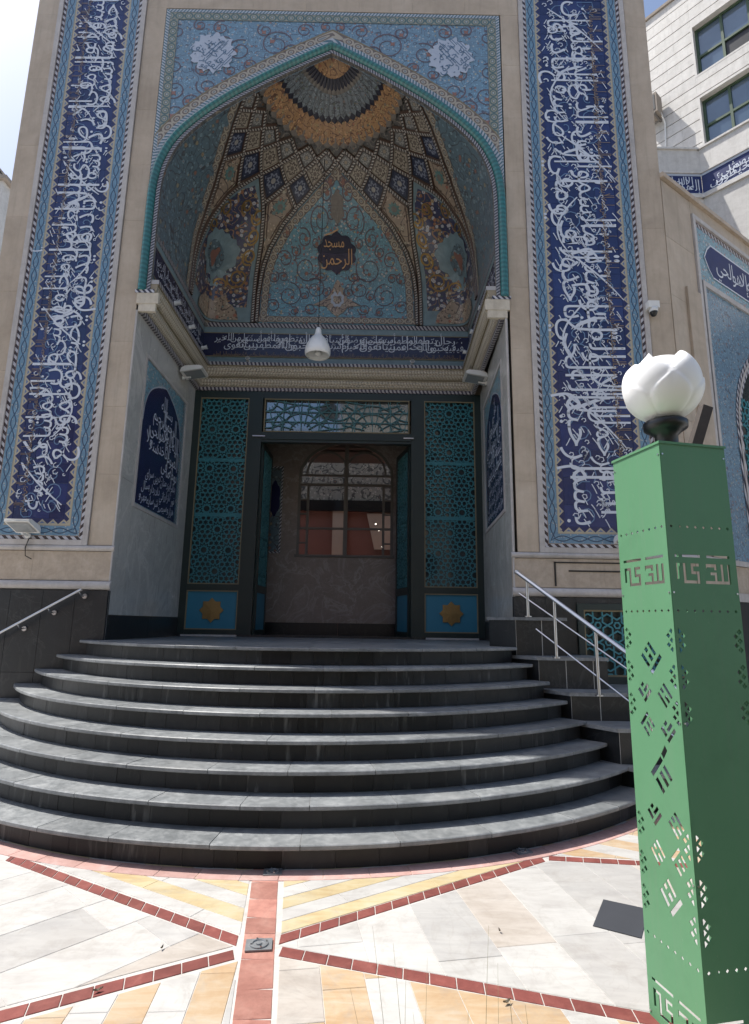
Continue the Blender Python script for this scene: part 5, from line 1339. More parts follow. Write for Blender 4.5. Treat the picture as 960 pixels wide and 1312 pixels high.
# ================================================================== LAMPS AND SMALL FITTINGS
def floodlight(loc, label, rotz=0., tilt=35, w_=.34, group='floodlights on the portal', scale=1.):
    t_ = thing('floodlight', loc, label, 'floodlight', group)
    T = Matrix.Translation(Vector(loc)) @ Matrix.Rotation(rotz, 4, 'Z') @ Matrix.Rotation(R_(-tilt), 4, 'X') @ Matrix.Scale(scale, 4)
    f = lambda p: T @ Vector(p)
    b = B(); hw = w_/2
    prof = [(-.13, .0), (-.15, .03), (-.11, .055), (.08, .075), (.13, .05), (.15, .0)]
    b.grid([[f((x, y-.16, z)) for y, z in prof] for x in (-hw, -hw*.9, hw*.9, hw)]); b.add([f((x, y-.16, 0.)) for x, y in ((-hw, -.15), (hw, -.15), (hw, .15), (-hw, .15))], [(0, 1, 2, 3)])
    for x in (-hw, hw): b.add([f((x, y-.16, z)) for y, z in prof], [tuple(range(6))])
    b.build('housing', 'white_plastic', t_)
    b = B(); b.add([f((x, y-.16, -.006)) for x, y in ((-hw*.85, -.12), (hw*.85, -.12), (hw*.85, .11), (-hw*.85, .11))], [(0, 1, 2, 3)]); b.build('lens', 'lens_glass', t_)
    Tz = Matrix.Translation(Vector(loc)) @ Matrix.Rotation(rotz, 4, 'Z')
    b = B(); b.tube([Tz @ Vector((0, -.14, -.02)), Tz @ Vector((0, -.02, -.03))], .016, 8); b.tube([Tz @ Vector((0, -.03, -.03)), Tz @ Vector((0, 0.0, -.03))], .035, 10); b.build('bracket', 'white_plastic', t_)
    return t_
fl1 = floodlight((-4.25, 7.12, 2.64), 'white floodlight under the left calligraphy band with a hanging cable', 0, 20, .3)
b = B(); b.tube([(-4.22, 7.09, 2.58), (-4.26, 7.1, 2.46), (-4.24, 7.09, 2.36), (-4.16, 7.09, 2.32)], .006, 6); b.build('cable', 'cable', fl1)
floodlight((3.22, 7.12, 2.62), 'white floodlight under the right calligraphy band, half behind the green pillar', 0, 15, .36)
floodlight((-3.17, 9.0, 5.60), 'white floodlight tucked under the cornice on the left jamb', R_(90), 10, .28, scale=1.25)
floodlight((1.9, 9.0, 5.60), 'white floodlight tucked under the cornice on the right jamb', R_(-90), 10, .28, scale=1.25)
def spot(loc, rotz, label):
    t_ = thing('spot_lamp', loc, label, 'spotlight', 'small white spotlights along the script band')
    T = Matrix.Translation(Vector(loc)) @ Matrix.Rotation(rotz, 4, 'Z'); b = B()
    b.tube([T @ Vector((0, -.02, 0)), T @ Vector((0, -.06, .01)), T @ Vector((0, -.10, .02))], [.024, .034, .04], 12); b.build('lamp_head', 'white_enamel', t_, True)
    b = B(); b.tube([T @ Vector((0, .0, 0)), T @ Vector((0, -.03, 0))], .035, 10); b.build('base', 'white_enamel', t_, True)
    b = B(); b.tube([T @ Vector((0, -.095, .019)), T @ Vector((0, -.102, .021))], .034, 12); b.build('lens', 'lens_glass', t_, True)
for i, y in enumerate((8.2, 8.94, 9.68)): spot((WX0+.03, y, 6.45), R_(90), ('front', 'middle', 'rear')[i]+' one of three white spotlights on the left porch wall')
for i, y in enumerate((8.2, 8.94, 9.68)): spot((WX1-.03, y, 6.45), R_(-90), ('front', 'middle', 'rear')[i]+' one of three white spotlights on the right porch wall')
spot((-2.28, WYB-.02, 6.27), 0, 'white spotlight below the script band, left of the hanging lamp'); spot((.71, WYB-.02, 6.27), 0, 'white spotlight below the script band, right of the hanging lamp')
# pendant
pd = thing('pendant_lamp', (-.885, 8.5, 5.8), 'white enamel bell lamp hanging on a cord in the middle of the porch', 'pendant lamp')
b = B(); b.lathe((-.885, 8.5, 5.80), [(.185, -.04), (.2, -.02), (.205, .02), (.2, .07), (.18, .14), (.145, .21), (.10, .27), (.065, .31), (.05, .35), (.045, .40), (.03, .44), (.0, .45)], 28)
b.build('shade', 'white_enamel', pd, True)
b = B(); b.lathe((-.885, 8.5, 5.78), [(.195, 0), (.15, .03), (.05, .06), (0, .06)], 24); b.build('reflector', 'white_plastic', pd, True)
b = B(); b.lathe((-.885, 8.5, 5.765), [(0, -.02), (.04, 0), (.05, .03), (.03, .07), (0, .08)], 14); b.build('bulb', 'white_plastic', pd, True)
b = B(); b.tube([(-.885, 8.5, 6.2), (-.885, 8.5, 9.39)], .005, 6); b.build('cord', 'cable', pd)
# camera
cc = thing('security_camera', (3.76, 7.12, 5.85), 'small white dome security camera on the right pier beside the calligraphy band', 'security camera')
b = B(); b.box(3.69, 3.84, 7.03, 7.138, 5.83, 5.93); b.build('junction_box', 'white_plastic', cc)
b = B(); b.lathe((3.77, 7.07, 5.76), [(0, -.045), (.03, -.035), (.045, 0), (.05, .04), (.05, .07)], 16); b.build('dome', 'black_plastic', cc, True)
b = B(); b.lathe((3.77, 7.07, 5.79), [(.052, -.01), (.056, .0), (.056, .045), (.0, .045)], 16); b.build('camera_collar', 'white_plastic', cc, True)

# ================================================================== GREEN LAMP PILLAR
PM_ = Vector((1.2798, 2.4492, 0)); PH = .199; PWD = .3363; PT = 2.416
eR = Vector((math.cos(PH), math.sin(PH), 0)); eL = Vector((-math.sin(PH), math.cos(PH), 0))
pil = thing('lamp_pillar', tuple(PM_+(eR+eL)*PWD/2), 'tall square green sheet-metal pillar with cut-out lettering carrying a white lotus lamp', 'lamp post')
def rect(a0, a1, z0, z1): return [(a0, z0), (a1, z0), (a1, z1), (a0, z1)]
def dia(a, z, r): return [(a-r, z), (a, z-r), (a+r, z), (a, z+r)]
def kufi(zb, h=.086):
    """square lettering: two words with long bars above; a = 0..1 across the face"""
    k = PWD; H = []
    H.append(rect(.09*k, .47*k, zb+.112, zb+.124)); H.append(rect(.56*k, .905*k, zb+.112, zb+.124))
    z = zb; t_ = .0125
    # first word: a hooked gate shape joined along the foot to a stepped S
    H.append([(.10*k, z+.018), (.14*k, z+.018), (.14*k, z+h-t_), (.20*k, z+h-t_), (.20*k, z), (.44*k, z), (.44*k, z+.052), (.355*k, z+.052), (.355*k, z+h-t_), (.44*k, z+h-t_), (.44*k, z+h), (.315*k, z+h), (.315*k, z+.04), (.40*k, z+.04), (.40*k, z+t_), (.24*k, z+t_), (.24*k, z+h), (.10*k, z+h)])
    # second word
    H.append([(.52*k, z), (.90*k, z), (.90*k, z+h), (.86*k, z+h), (.86*k, z+t_), (.80*k, z+t_), (.80*k, z+h), (.76*k, z+h), (.76*k, z+t_), (.70*k, z+t_), (.70*k, z+.05), (.60*k, z+.05), (.60*k, z+.038), (.66*k, z+.038), (.66*k, z+t_), (.52*k, z+t_)])
    H.append([(.54*k, z+.06), (.56*k, z+.06+.012), (.66*k, z+.072), (.66*k, z+.06), (.70*k, z+.06), (.70*k, z+h), (.54*k, z+h)])
    return H
def glyph(cx, cz, s, var):
    """a lozenge-shaped knot of square script: bars on 45-degree axes separated by bridges"""
    H = []; t_ = s*.2
    bars = {0: [(-1, -1, 1, -.62), (-1, -.3, -.62, 1), (-.3, -.3, .1, .3), (.35, -.3, .7, 1), (-.3, .6, .1, 1)], 1: [(-1, -1, -.6, .9), (-.3, -1, .1, -.1), (.4, -1, .8, .9), (-.3, .3, .1, .9)],
            2: [(-1, -.9, .9, -.5), (-1, -.2, -.5, .9), (-.2, -.2, .9, .2), (-.2, .5, .4, .9)], 3: [(-1, .6, 1, 1), (-.9, -.9, -.5, .3), (-.1, -.9, .3, .3), (.6, -.9, .95, .3)]}[var % 4]
    for x0, y0, x1, y1 in bars:
        q = [(x0, y0), (x1, y0), (x1, y1), (x0, y1)]
        H.append([(cx+(x-y)*s*.5, cz+(x+y)*s*.5*1.15) for x, y in q])
    return H
def cluster(a, z, lim):
    H = []
    for i, j in ((0, 0), (1, 1), (1, -1), (2, 0), (0, 2), (0, -2), (1, 3), (1, -3)):
        c = a+lim*i*.0165
        if 0 <= i: H.append(dia(c, z+j*.0185, .0125))
    return H
def face(left):
    k = PWD; H = []
    for z in (2.036, 1.6735): H += [dia(a, z, .0078) for a in np.linspace(.075*k, .925*k, 8)]
    H += [dia(a, .322, .0078) for a in np.linspace(.075*k, .925*k, 8)]
    H += kufi(1.79) + kufi(.032)
    for z in (1.55, 1.402, 1.256, .752, .593, .458):
        for i, j in ((0, 0), (0, 2), (0, -2), (1, 1), (1, -1)):
            H.append(dia(.02+i*.019, z+j*.019, .0125)); H.append(dia(k-.02-i*.019, z+j*.019, .0125))
    if left:
        for a, z, s, v in ((.53, 1.476, .068, 0), (.74, 1.323, .05, 1), (.355, 1.327, .05, 2), (.75, 1.181, .05, 2), (.365, 1.181, .05, 3), (.563, .985, .07, 3), (.76, .815, .05, 1), (.375, .823, .05, 2), (.76, .674, .05, 3), (.384, .672, .05, 1), (.564, .525, .066, 0)):
            H += glyph(a*k, z, s, v)
        H.append([(.66*k, 1.115), (.70*k, 1.095), (.62*k, 1.055), (.58*k, 1.075)])
    return H
# letters read the same way on both faces: across = from the viewer's left to right
Lf = lambda a, c, d: tuple(PM_+eL*(PWD-a)+Vector((0, 0, c))+eR*(d))
Rf = lambda a, c, d: tuple(PM_+eR*a+Vector((0, 0, c))+eL*(d+.0))
out = [(0, 0), (PWD, 0), (PWD, PT), (0, PT)]
cutplate('sheet_panel', out, face(True), .003, 'green_paint', pil, Lf); cutplate('sheet_panel', [(.0018, 0), (PWD, 0), (PWD, PT), (.0018, PT)], face(False), .003, 'green_paint', pil, Rf)
def PB(b, a0, a1, c0, c1, z0, z1):
    vs = [PM_+eR*a+eL*c+Vector((0, 0, z)) for z in (z0, z1) for c in (c0, c1) for a in (a0, a1)]; b.add(vs, [(0, 2, 3, 1), (4, 5, 7, 6), (0, 1, 5, 4), (2, 6, 7, 3), (0, 4, 6, 2), (1, 3, 7, 5)])
b = B(); PB(b, -.005, PWD+.005, -.005, PWD+.005, PT, PT+.004); PB(b, -.0062, PWD+.0062, -.0062, -.0042, PT-.008, PT+.002); PB(b, -.0062, -.0042, -.0040, PWD+.0062, PT-.008, PT+.002); b.build('top_plate', 'green_paint', pil)
b = B()
for a, c in ((.012, .012), (PWD-.012, .012), (.012, PWD-.012), (PWD-.012, PWD-.012)): PB(b, a-.009, a+.009, c-.009, c+.009, .02, PT-.01)
b.build('inner_frame', 'green_paint', pil)
for z in (.02, .62, 1.22, 1.75, 2.36):      # small screws down the folded edges
    for fn_, a in ((Lf, .010), (Lf, PWD-.010), (Rf, .010), (Rf, PWD-.010)):
        c0_, c1_ = Vector(fn_(a, z, 0)), Vector(fn_(a, z, -.0045)); b = B(); b.tube([c0_, c1_], .0042, 8); b.build('screw', 'steel', pil, True)
LC = PM_+(eR+eL)*PWD/2+Vector((.01, 0, 0)); LZ = PT+.004
b = B(); b.lathe((LC.x, LC.y, LZ), [(.075, 0), (.075, .012), (.055, .02), (.05, .03), (.052, .09), (.075, .11), (.098, .125), (.1, .155), (.088, .165), (.0, .166)], 28); b.build('lamp_socket', 'black_plastic', pil, True)
# lotus globe: a closed body with two overlapping rings of pointed petals
gc = Vector((LC.x, LC.y, LZ+.165+.165)); GR = .172
def sst(x): x = min(max(x, 0), 1); return x*x*(3-2*x)
def lotus_r(ph, el):
    e = math.degrees(el); r = GR*(1-.10*sst((e-35)/55)-.04*sst((-20-e)/60))
    up = lo = 0
    for k in range(5):
        d = abs((ph-R_(222+72*k)+PI) % (2*PI)-PI); tip = 48+6*math.sin(k*2.1); hw = R_(36)*(1-sst((e-5)/(tip-5))**1.3*.93)+1e-3
        a = max(0, 1-(d/hw)**2)**.5*sst((e+35)/(tip+35))**1.2*(1-sst((e-tip)/9)); up = max(up, a)
        d2 = abs((ph-R_(258+72*k)+PI) % (2*PI)-PI); t2 = 12; hw2 = R_(37)*(1-sst((e+40)/(t2+40))**2*.95)+1e-3
        b_ = (1 if d2 < hw2 else 0)*(1-sst((e-t2)/3))*max(0, 1-(d2/hw2)**8); lo = max(lo, b_*(.35+.65*sst((e+60)/60)))
    return r*(1+.16*up+.045*lo)
P = []
for i in range(73):
    el = R_(-72)+R_(162)*i/72; row = []
    for j in range(121):
        ph = 2*PI*j/120; r = lotus_r(ph, el); row.append(gc+Vector((r*math.cos(el)*math.cos(ph), r*math.cos(el)*math.sin(ph), r*math.sin(el)*1.0)))
    P.append(row)
b = B(); b.grid(P); b.build('lotus_globe', 'globe_white', pil, True)
# dark square tube leaning behind the pillar
b = B(); q0, q1 = Vector((1.585, 2.86, 2.28)), Vector((1.758, 2.86, 2.745)); ax = (q1-q0).normalized(); sx = Vector((0, 1, 0)); sy = ax.cross(sx)
c_ = [sx*.026+sy*.026, -sx*.026+sy*.026, -sx*.026-sy*.026, sx*.026-sy*.026]; ci = [v*.86 for v in c_]
q0 = q0-ax*.25
b.add([q0+v for v in c_]+[q1+v for v in c_]+[q1+v for v in ci]+[q1-ax*.2+v for v in ci], [(0, 1, 5, 4), (1, 2, 6, 5), (2, 3, 7, 6), (3, 0, 4, 7), (4, 5, 9, 8), (5, 6, 10, 9), (6, 7, 11, 10), (7, 4, 8, 11), (8, 9, 13, 12), (9, 10, 14, 13), (10, 11, 15, 14), (11, 8, 12, 15), (12, 13, 14, 15), (3, 2, 1, 0)])
MT['rust_tube'] = plain('weathered_dark_tube', (.06, .05, .045), .6, .4, 0, .4, 20)
o = b.build('metal_tube', 'rust_tube', None); o['label'] = 'dark hollow square metal tube leaning up behind the green pillar'; o['category'] = 'metal tube'

# ================================================================== SMALL THINGS ON THE PAVING
pb = B(); pts = [(1.244, 3.495), (1.453, 3.373), (1.645, 3.69), (1.426, 3.806)]
pb.prism([(x, y, .002) for x, y in inset(pts, 0.001)], (0, 0, 0), (0, 0, .0022))  # thin dark four-sided sheet lying flat on the paving
MT['plate'] = plain('dark_grey_patch', (.045, .048, .056), .6, .3, 0, .15, 6)
o = pb.build('dark_patch', 'plate', None); o['label'] = 'dark flat patch on the pale paving left of the green pillar'; o['category'] = 'cover plate'
MT['iron'] = plain('grey_cast_metal', (.22, .23, .24), .5, .5, .4, .3, 25)
def drain(c, hw, label, rot):
    t_ = thing('drain_cover', (c[0], c[1], .002), label, 'drain cover', 'metal drain covers in the paving')
    R2 = lambda x, y, z: (c[0]+x*math.cos(rot)-y*math.sin(rot), c[1]+x*math.sin(rot)+y*math.cos(rot), z)
    b = B(); b.prism([R2(x, y, .003) for x, y in ((-hw, -hw*.8), (hw, -hw*.8), (hw, hw*.8), (-hw, hw*.8))], (0, 0, 0), (0, 0, .007)); b.build('rim', 'iron', t_)
    b = B(); b.lathe((c[0], c[1], .0101), [(hw*.72, 0), (hw*.7, .006), (hw*.5, .007), (hw*.45, .001), (hw*.25, .001), (hw*.22, .008), (0, .009)], 20); b.build('grate', 'iron', t_)
    for k in range(4):
        a = PI/2*k+.4; b = B(); b.box(-.004, .004, -.004, .004, 0, .004, lambda p, a=a: (c[0]+hw*.6*math.cos(a)+p[0], c[1]+hw*.6*math.sin(a)+p[1], .0165+p[2])); b.build('screw', 'steel', t_)
drain((-.528, 3.262), .066, 'square metal drain cover at the crossing of the red brick lines', .12)
drain((-.60, 4.125), .06, 'small metal drain cover in the rose ring at the foot of the stairs', .1); drain((1.13, 4.53), .06, 'small metal drain cover in the rose ring near the green pillar', .4)
MT['leaf_dry'] = plain('dry_leaf', (.13, .11, .08), .8, .2); LABL = ['curled dry leaf on the pale slabs left of the red strip', 'dry leaf on the white slabs near the left brick line', 'tiny dry leaf at the left edge of the paving', 'dry leaf on the cream slabs right of the red strip', 'tiny dark leaf beside the right brick line', 'small dry leaf on the pale slabs left of the dark patch', 'dark crumpled leaf on the orange stones in front']
for (x, y), lb in zip([(-1.0, 3.22), (-1.16, 2.88), (.72, 3.42), (.62, 2.83)], [LABL[0], LABL[2], LABL[5], LABL[6]]):
    b = B(); rnd = random.Random(int(x*100)); L = rnd.uniform(.012, .022); a = rnd.uniform(0, 3)
    P = [[(x+L*(i-2)/2*math.cos(a)-w_*(1-abs(i-2)/2.2)*L*.45*math.sin(a), y+L*(i-2)/2*math.sin(a)+w_*(1-abs(i-2)/2.2)*L*.45*math.cos(a), .006+.006*abs(w_)+.004*abs(i-2)) for w_ in (-1, 0, 1)] for i in range(5)]
    b.grid(P); o = b.build('fallen_leaf', 'leaf_dry', None); o['label'] = lb; o['category'] = 'leaf'
# dry grass blades rising in front
MT['grass'] = plain('dry_grass', (.20, .20, .11), .7, .2, 0, .25, 8)
def blade(b, p, tip, bend, w_):
    p, tip = Vector(p), Vector(tip); n = 9; L = []
    for i in range(n+1):
        q = i/n; c = p.lerp(tip, q)+Vector((bend*math.sin(PI*q), 0, .0)); L.append(c)
    side = Vector((.9, .1, .0)).normalized()
    b.grid([[c-side*w_*(1-.85*(i/n)), c+Vector((0, -.001, 0)), c+side*w_*(1-.85*(i/n))] for i, c in enumerate(L)])
def tuft(x, y, blades, label):
    t_ = thing('grass_tuft', (x, y, 0), label, 'grass', 'dry grass tufts in front')
    for (dx, dy, h_, bd, w_) in blades:
        b = B(); blade(b, (x, y, 0), (x+dx, y+dy, h_), bd, w_*1.5); b.build('blade', 'grass', t_)
tuft(.12, 1.5, [(-.05, .05, 0.85, .015, .0011), (-.10, .04, 0.89, .01, .001), (-.02, .03, 0.81, -.012, .0011), (-.15, .02, 0.77, .02, .001), (.03, .03, 0.83, .0, .001), (.0, .08, 0.69, .03, .0011)], 'thin dry grass blades at the bottom edge, left of centre')
tuft(.30, 1.5, [(.0, .05, 0.89, -.02, .0012), (.04, .02, 0.75, .03, .0022), (-.06, .0, 0.74, -.03, .0016), (.08, .04, 0.73, .05, .0016), (.02, .05, 0.81, .0, .001), (.12, .0, 0.71, .05, .0018)], 'bent dry grass blades at the bottom edge, nearer the green pillar')

# ================================================================== WING WALL ON THE RIGHT
W0 = Vector((4.075, 7.15, 0)); WD = Vector((.834, .552, 0)); WN = Vector((.552, -.834, 0))
def WM(s_, z, o=0.): return tuple(W0+WD*s_+WN*o+Vector((0, 0, z)))
wing = thing('wing_wall', tuple(W0+WD*2), 'beige stone wing wall with a blue tiled arch panel, running back from the right pier', 'wall')
def wbox(b, s0, s1, z0, z1, o0, o1):
    vs = [WM(s_, z, o) for z in (z0, z1) for o in (o0, o1) for s_ in (s0, s1)]; b.add(vs, [(0, 2, 3, 1), (4, 5, 7, 6), (0, 1, 5, 4), (2, 6, 7, 3), (0, 4, 6, 2), (1, 3, 7, 5)])
b = B(); wbox(b, .0, 7, 0, 7.93, -.5, -.03); b.build('wall_core', 'core', wing)
rnd = random.Random(12)
for i, (s0, s1) in enumerate(((0, .77),)):
    z = 2.51
    while z < 7.9:
        z1 = min(7.93, z+.9); b = B(); wbox(b, s0+.002, s1-.002, z+.002, z1-.002, -.03, 0+rnd.uniform(0, .001)); b.build('wall_slab', 'beige', wing); z = z1
b = B(); wbox(b, 0, 7, 2.435, 2.505, -.03, .035); wbox(b, 0, 7, 1.955, 2.065, -.03, .045); b.build('stone_molding', 'white_stone', wing)
for k in range(7):
    b = B(); wbox(b, k+.002, k+.998, 2.07, 2.43, -.03, .0); b.build('wall_slab', 'beige_rough', wing)
    b = B(); wbox(b, k+.002, k+.998, 0.0, 1.95, -.03, .02); b.build('granite_panel', 'granite', wing)
for k in range(4):
    b = B(); wbox(b, .775+k*1.6, .775+k*1.6+1.596, 7.70, 7.93, -.03, 0); b.build('wall_slab', 'beige', wing)
b = B(); wbox(b, -.02, 7, 7.93, 8.0, -.52, .05); b.build('coping', 'beige_rough', wing)
b = B(); wbox(b, .40, .77, 2.51, 6.36, -.0, .035); b.build('pilaster', 'beige', wing)
for k in range(4): 
    b = B(); wbox(b, .79+k*1.56, .79+k*1.56+1.557, 2.51, 7.69, -.03, -.012); b.build('tile_bed_slab', 'medal_ink', wing)
def wq(name, s0, s1, z0, z1, o, mat, par=wing, uv='x'):
    b = B(); b.add([WM(s0, z0, o), WM(s1, z0, o), WM(s1, z1, o), WM(s0, z1, o)], [(0, 1, 2, 3)], [(s0, 0), (s1, 0), (s1, 1), (s0, 1)] if uv == 'x' else [(z0, 0), (z0, 1), (z1, 1), (z1, 0)]); return b.build(name, mat, par)
b = B(); wbox(b, .775, .845, 2.51, 7.70, -.02, .03); wbox(b, .845, 7, 7.63, 7.70, -.02, .03); b.build('panel_frame', 'white_stone', wing)
wq('rope_tile_border', .845, 7, 7.55, 7.63, -.002, 'stripe_frame'); wq('floral_frieze', .845, 7, 6.66, 7.55, -.004, 'tymp')
# navy cartouche with white script
def cart(c, hw, hh): return [(c-hw, 7.1), (c-hw+.1, 7.1+hh*.6), (c-hw+.22, 7.1+hh), (c+hw-.22, 7.1+hh), (c+hw-.1, 7.1+hh*.6), (c+hw, 7.1), (c+hw-.1, 7.1-hh*.6), (c+hw-.22, 7.1-hh), (c-hw+.22, 7.1-hh), (c-hw+.1, 7.1-hh*.6)]
for c in (2.2, 4.6):
    b = B(); b.prism([WM(s_, z, 0) for s_, z in cart(c, 1.12, .26)], WN*-.002, WN*.004); cr = b.build('cartouche', 'cobalt_matt', wing)
    b = B(); v, f = stroke2d(cart(c, 1.14, .275), .025, True); b.add([WM(s_, z, .006) for s_, z in v], f); b.build('cartouche_edge', 'letter', cr)
    b = B(); cur = c+.95; i = 0
    while True:
        wd = KURSI[(i+4) % 40]; vs, fs, tl, x0, x1 = word_mesh(wd); wl = (x1-x0)*.36*.85
        if cur-wl < c-1.0: break
        put_word(b, wd, cur, 7.0, .36, lambda x, y: WM(x, y, .007), .38, 1.3, .85); cur -= wl*.9; i += 1
    b.build('cartouche_script', 'letter', cr)
b = B(); wbox(b, .9, 7, 6.57, 6.65, -.02, .025); wbox(b, .9, .965, 2.51, 6.57, -.02, .025); b.build('panel_frame', 'white_stone', wing)
sp = wq('floral_spandrel', .965, 7, 2.51, 6.57, -.004, 'spandrel')
ac = 3.3; AH = [(1.62, 2.51), (1.60, 4.3), (1.66, 4.9), (1.95, 5.45), (2.5, 5.95), (3.3, 6.35)]
AP = smooth(AH+[(2*ac-x, z) for x, z in AH[-2::-1]], 4)
b = B(); v, f = stroke2d(AP, .16); b.add([WM(s_, z, .004) for s_, z in v], f, [(i*.05, i % 2) for i in range(len(v))]); b.build('arch_rope', 'rope_bw', wing)
b = B(); v, f = stroke2d(AP, .05); b.add([WM(s_, z, .012) for s_, z in v], f); b.build('arch_edge', 'white_stone', wing)
b = B(); b.add([WM(s_, z, .0) for s_, z in AP], [tuple(range(len(AP)))]); ag = b.build('arch_pane', 'dark_glass', wing)
straps('arch_lattice', cliprect(girih(1.7, 3.2, 2.55, 5.4, .12, R_(66), 2.6, 4.), 1.7, 3.2, 2.55, 5.0), .02, .01, lambda x, z, o: WM(x, z, .012-o), 'strap_teal', ag)

# ================================================================== NEIGHBOURING BUILDING (right, behind)
D0 = Vector((7.6, 13.0, 0)); DD = Vector((.64, -.768, 0)); DN = Vector((-.768, -.64, 0))
nb_ = thing('neighbour_building', tuple(D0+DD*3), 'pale stone building with green-framed windows rising behind the right wing wall', 'building')
def NM(s_, z, o=0.): return tuple(D0+DD*s_+DN*o+Vector((0, 0, z)))
def nbox(b, s0, s1, z0, z1, o0, o1):
    vs = [NM(s_, z, o) for z in (z0, z1) for o in (o0, o1) for s_ in (s0, s1)]; b.add(vs, [(0, 2, 3, 1), (4, 5, 7, 6), (0, 1, 5, 4), (2, 6, 7, 3), (0, 4, 6, 2), (1, 3, 7, 5)])
MT['facade_white'] = stone('pale_facade_stone', (.50, .48, .45), (.58, .56, .53), (.62, .6, .57), 6., .6, .3, .04, .2, .001)
MT['groove'] = plain('groove_grey', (.16, .15, .14), .8, .2)  # even dark grey behind the facade courses and on the brackets
MT['win_green'] = plain('green_window_frame', (.05, .085, .05), .45, .4)
t = NT('sky_window_glass', .03, .9); t.col(t.mix(t.noise(t.pos((.6, .6, .6)), 1.2, 3), (.06, .09, .13), (.16, .22, .29))); t.b.inputs['Metallic'].default_value = .35; MT['sky_glass'] = t.m
b = B(); nbox(b, -3, 7, 0, 13.38, -.6, -.012); nbox(b, -3, .86, 13.38, 18.28, -.6, -.012); nbox(b, .86, 7, 14.9, 15.46, -.6, -.012); nbox(b, .86, 7, 17.08, 18.28, -.6, -.012); nbox(b, 3.0, 7, 13.38, 17.08, -.6, -.012); nbox(b, .8, 3.1, 13.3, 17.2, -.62, -.45)
b.build('wall_core', 'groove', nb_)
WINS = [(.88, 3.0, 13.40, 14.88), (.88, 3.0, 15.48, 17.06)]
rnd = random.Random(2); z = 11.9; r = 0
while z < 18.2:
    z1 = min(z+.335, 18.25); s0 = -2.0
    cuts = [-2.0, -.9, .0, .88, 1.9, 3.0, 4.0, 5.0] if r % 2 else [-2.0, -.4, .45, .88, 1.4, 2.4, 3.0, 4.4, 5.0]
    for a, c in zip(cuts, cuts[1:]):
        if a >= .87 and c <= 3.01 and any(z1 > w0+.02 and z < w1-.02 for _, _, w0, w1 in WINS):
            # part courses above/below an opening
            lo, hi = z, z1
            for _, _, w0, w1 in WINS:
                if z < w0 < z1: hi = w0
                elif z < w1 < z1: lo = w1
                elif w0 <= z and z1 <= w1: lo = hi = z
            if hi-lo < .03: continue
            b = B(); nbox(b, a+.001, c-.001, lo+(.012 if lo == z else 0), hi-(.012 if hi == z1 else 0), -.012, .008); b.build('facade_slab', 'facade_white', nb_); continue
        b = B(); nbox(b, a+.001, c-.001, z+.012, z1-.012, -.012, .008+rnd.uniform(0, .002)); b.build('facade_slab', 'facade_white', nb_)
    z = z1; r += 1
b = B(); nbox(b, -3, 7, 18.25, 18.33, -.6, .06); b.build('roof_coping', 'core', nb_)
for wi, (a, c, z0, z1) in enumerate(WINS):
    b = B(); nbox(b, a-.0, a+.05, z0, z1, -.2, .012); nbox(b, c-.05, c, z0, z1, -.2, .012); nbox(b, a+.05, c-.05, z0, z0+.05, -.2, .012); nbox(b, a+.05, c-.05, z1-.05, z1, -.2, .012); wn = b.build('window', 'facade_white', nb_)
    b = B()
    for s_ in (a+.08, a+.66, a+1.26, c-.08): nbox(b, s_-.03, s_+.03, z0+.05, z1-.05, -.22, -.14)
    zm = z0+.68
    nbox(b, a+.05, c-.05, zm-.03, zm+.03, -.218, -.142); nbox(b, a+.05, c-.05, z0+.05, z0+.11, -.218, -.142); nbox(b, a+.05, c-.05, z1-.11, z1-.05, -.218, -.142); b.build('window_frame', 'win_green', wn)
    for i, (p0, p1) in enumerate(((a+.11, a+.63), (a+.69, a+1.23), (a+1.29, c-.11))):
        for j, (q0, q1) in enumerate(((z0+.11, zm-.03), (zm+.03, z1-.11))):
            b = B(); nbox(b, p0, p1, q0, q1, -.19, -.185); op = wi == 1 and i == 1 and j == 0; b.build('open_pane_shade' if op else 'pane', 'black_plastic' if op else 'sky_glass', wn)  # open pane is a black sheet standing for the dark room inside
# parapet with script frieze: corner at C0, one arm faces us, the other comes forward
C0 = Vector((7.83, 12.0, 0))
def parapet(name, p, q):
    dr = (q-p).normalized(); n = Vector((dr.y, -dr.x, 0)); n = n if n.y < 0 or n.x < 0 else -n
    if n.dot(Vector((-.5, -1, 0))) < 0: n = -n
    L = (q-p).length
    def bx(b, s0, s1, z0, z1, o0, o1):
        vs = [p+dr*s_+n*o+Vector((0, 0, z)) for z in (z0, z1) for o in (o0, o1) for s_ in (s0, s1)]; b.add(vs, [(0, 2, 3, 1), (4, 5, 7, 6), (0, 1, 5, 4), (2, 6, 7, 3), (0, 4, 6, 2), (1, 3, 7, 5)])
    b = B(); bx(b, 0, L, 12.40, 13.02, -.25, 0); pr = b.build('parapet', 'facade_white', nb_)
    b = B(); bx(b, -.02, L, 13.02, 13.07, -.27, .04); bx(b, -.02, L, 12.36, 12.40, -.27, .03); bx(b, -.02, L, 11.68, 11.78, -.27, .05); b.build('parapet_coping', 'facade_white', pr)
    b = B(); bx(b, 0, L, 11.78, 12.36, -.25, -.01); fr = b.build('script_frieze', 'cobalt_matt', pr)
    b = B(); bx(b, 0, L, 12.30, 12.355, -.01, .0); bx(b, 0, L, 11.785, 11.83, -.01, .0); b.build('frieze_border', 'blue_border' if 0 else 'medal', pr)
    b = B(); bx(b, 0, L, 8.5, 11.68, -.25, 0); b.build('lower_wall', 'facade_white', pr)
    thuluth('inscription', KURSI[6:], L, .46, lambda x, y, d=0: tuple(p+dr*x+n*(.002+d)+Vector((0, 0, 11.84+y))), fr, .30, st=2., seed=9, vine=False, marks=False)
parapet('a', C0+Vector((-3.2, 0, 0)), C0); parapet('b', C0, C0+DD*5.5)
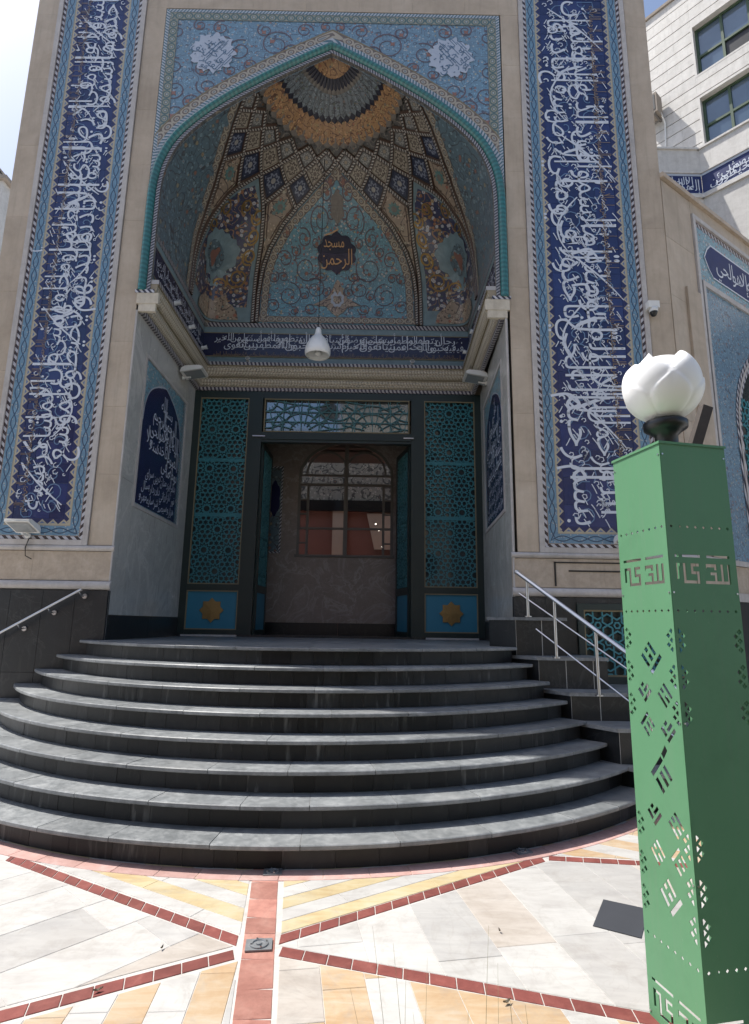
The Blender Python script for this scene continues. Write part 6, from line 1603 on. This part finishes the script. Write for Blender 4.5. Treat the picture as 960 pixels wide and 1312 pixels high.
# air conditioner on its wall
A0 = Vector(NM(-.1, 15.17, .30)); acu = thing('air_conditioner', tuple(Vector(NM(-.1, 14.86, .3))), 'wall-hung air conditioner at the left end of the pale stone building', 'air conditioner')
b = B(); nbox(b, -.42, .06, 14.88, 15.46, .09, .42); b.build('casing', 'core', acu)
b = B(); nbox(b, -.37, .01, 14.95, 15.4, .42, .432); b.build('fan_grille', 'black_plastic', acu)
b = B(); nbox(b, -.36, -.32, 14.84, 14.88, .0, .42); nbox(b, -.05, -.01, 14.84, 14.88, .0, .42); b.build('bracket', 'groove', acu)
b = B(); b.tube([NM(.04, 15.0, .2), NM(.08, 14.7, .05), NM(.05, 14.2, .04), NM(.0, 13.6, .04)], .018, 6); b.build('pipe', 'white_plastic', acu)

# ================================================================== FAR BUILDING ON THE LEFT
fb = thing('distant_building', (-17, 21, 0), 'pale flat-roofed building glimpsed at the left edge behind the portal', 'building')
b = B(); b.box(-24, -14.75, 20, 26, 0, 18.6); b.build('wall', 'facade_white', fb)
b = B(); b.box(-24.1, -14.55, 19.85, 26.1, 18.6, 18.75); b.box(-24, -15.15, 20.1, 26, 18.75, 19.4); b.build('roof', 'core', fb)
b = B(); b.box(-15.2, -15.0, 19.93, 20, 15.6, 18.3); b.build('pilaster', 'core', fb)
b = B(); b.tube([(-15.3, 20.3, 19.4), (-14.9, 20.2, 19.0)], .03, 6); b.build('cable', 'cable', fb)

# ================================================================== BUILDINGS ACROSS THE SQUARE (they stand in the door's reflections)
MT['opp_brick'] = stone('red_brown_brick_front', (.22, .12, .09), (.27, .155, .12), (.3, .19, .15), 4., .8, .2, .05, .2, .002)
def opposite(x0, x1, y0, y1, h, label, mat):
    t_ = thing('apartment_block', ((x0+x1)/2, (y0+y1)/2, 0), label, 'building')
    b = B(); b.box(x0, x1, y0, y1, 0, h); b.build('wall', mat, t_)
    b = B(); b.box(x0-.1, x1+.1, y0-.1, y1+.1, h, h+.3); b.build('roof', 'core', t_)
    z = 1.2
    while z < h-2:
        x = x0+1.2
        while x < x1-2:
            b = B(); frame_boxes(b, x, x+1.6, z, z+1.5, .08, y1-.02, y1+.06); wn = b.build('window', 'white_stone', t_)
            b = B(); b.box(x+.08, x+1.52, y1-.0, y1+.02, z+.08, z+1.42); b.build('pane', 'dark_glass', wn); x += 3.2
        z += 3.1
opposite(-17, -3, -24, -13, 12.5, 'red brown apartment block across the square, left of the pair', 'opp_brick')
opposite(-2, 14, -26, -14, 15, 'pale apartment block across the square, right of the pair', 'beige_rough')
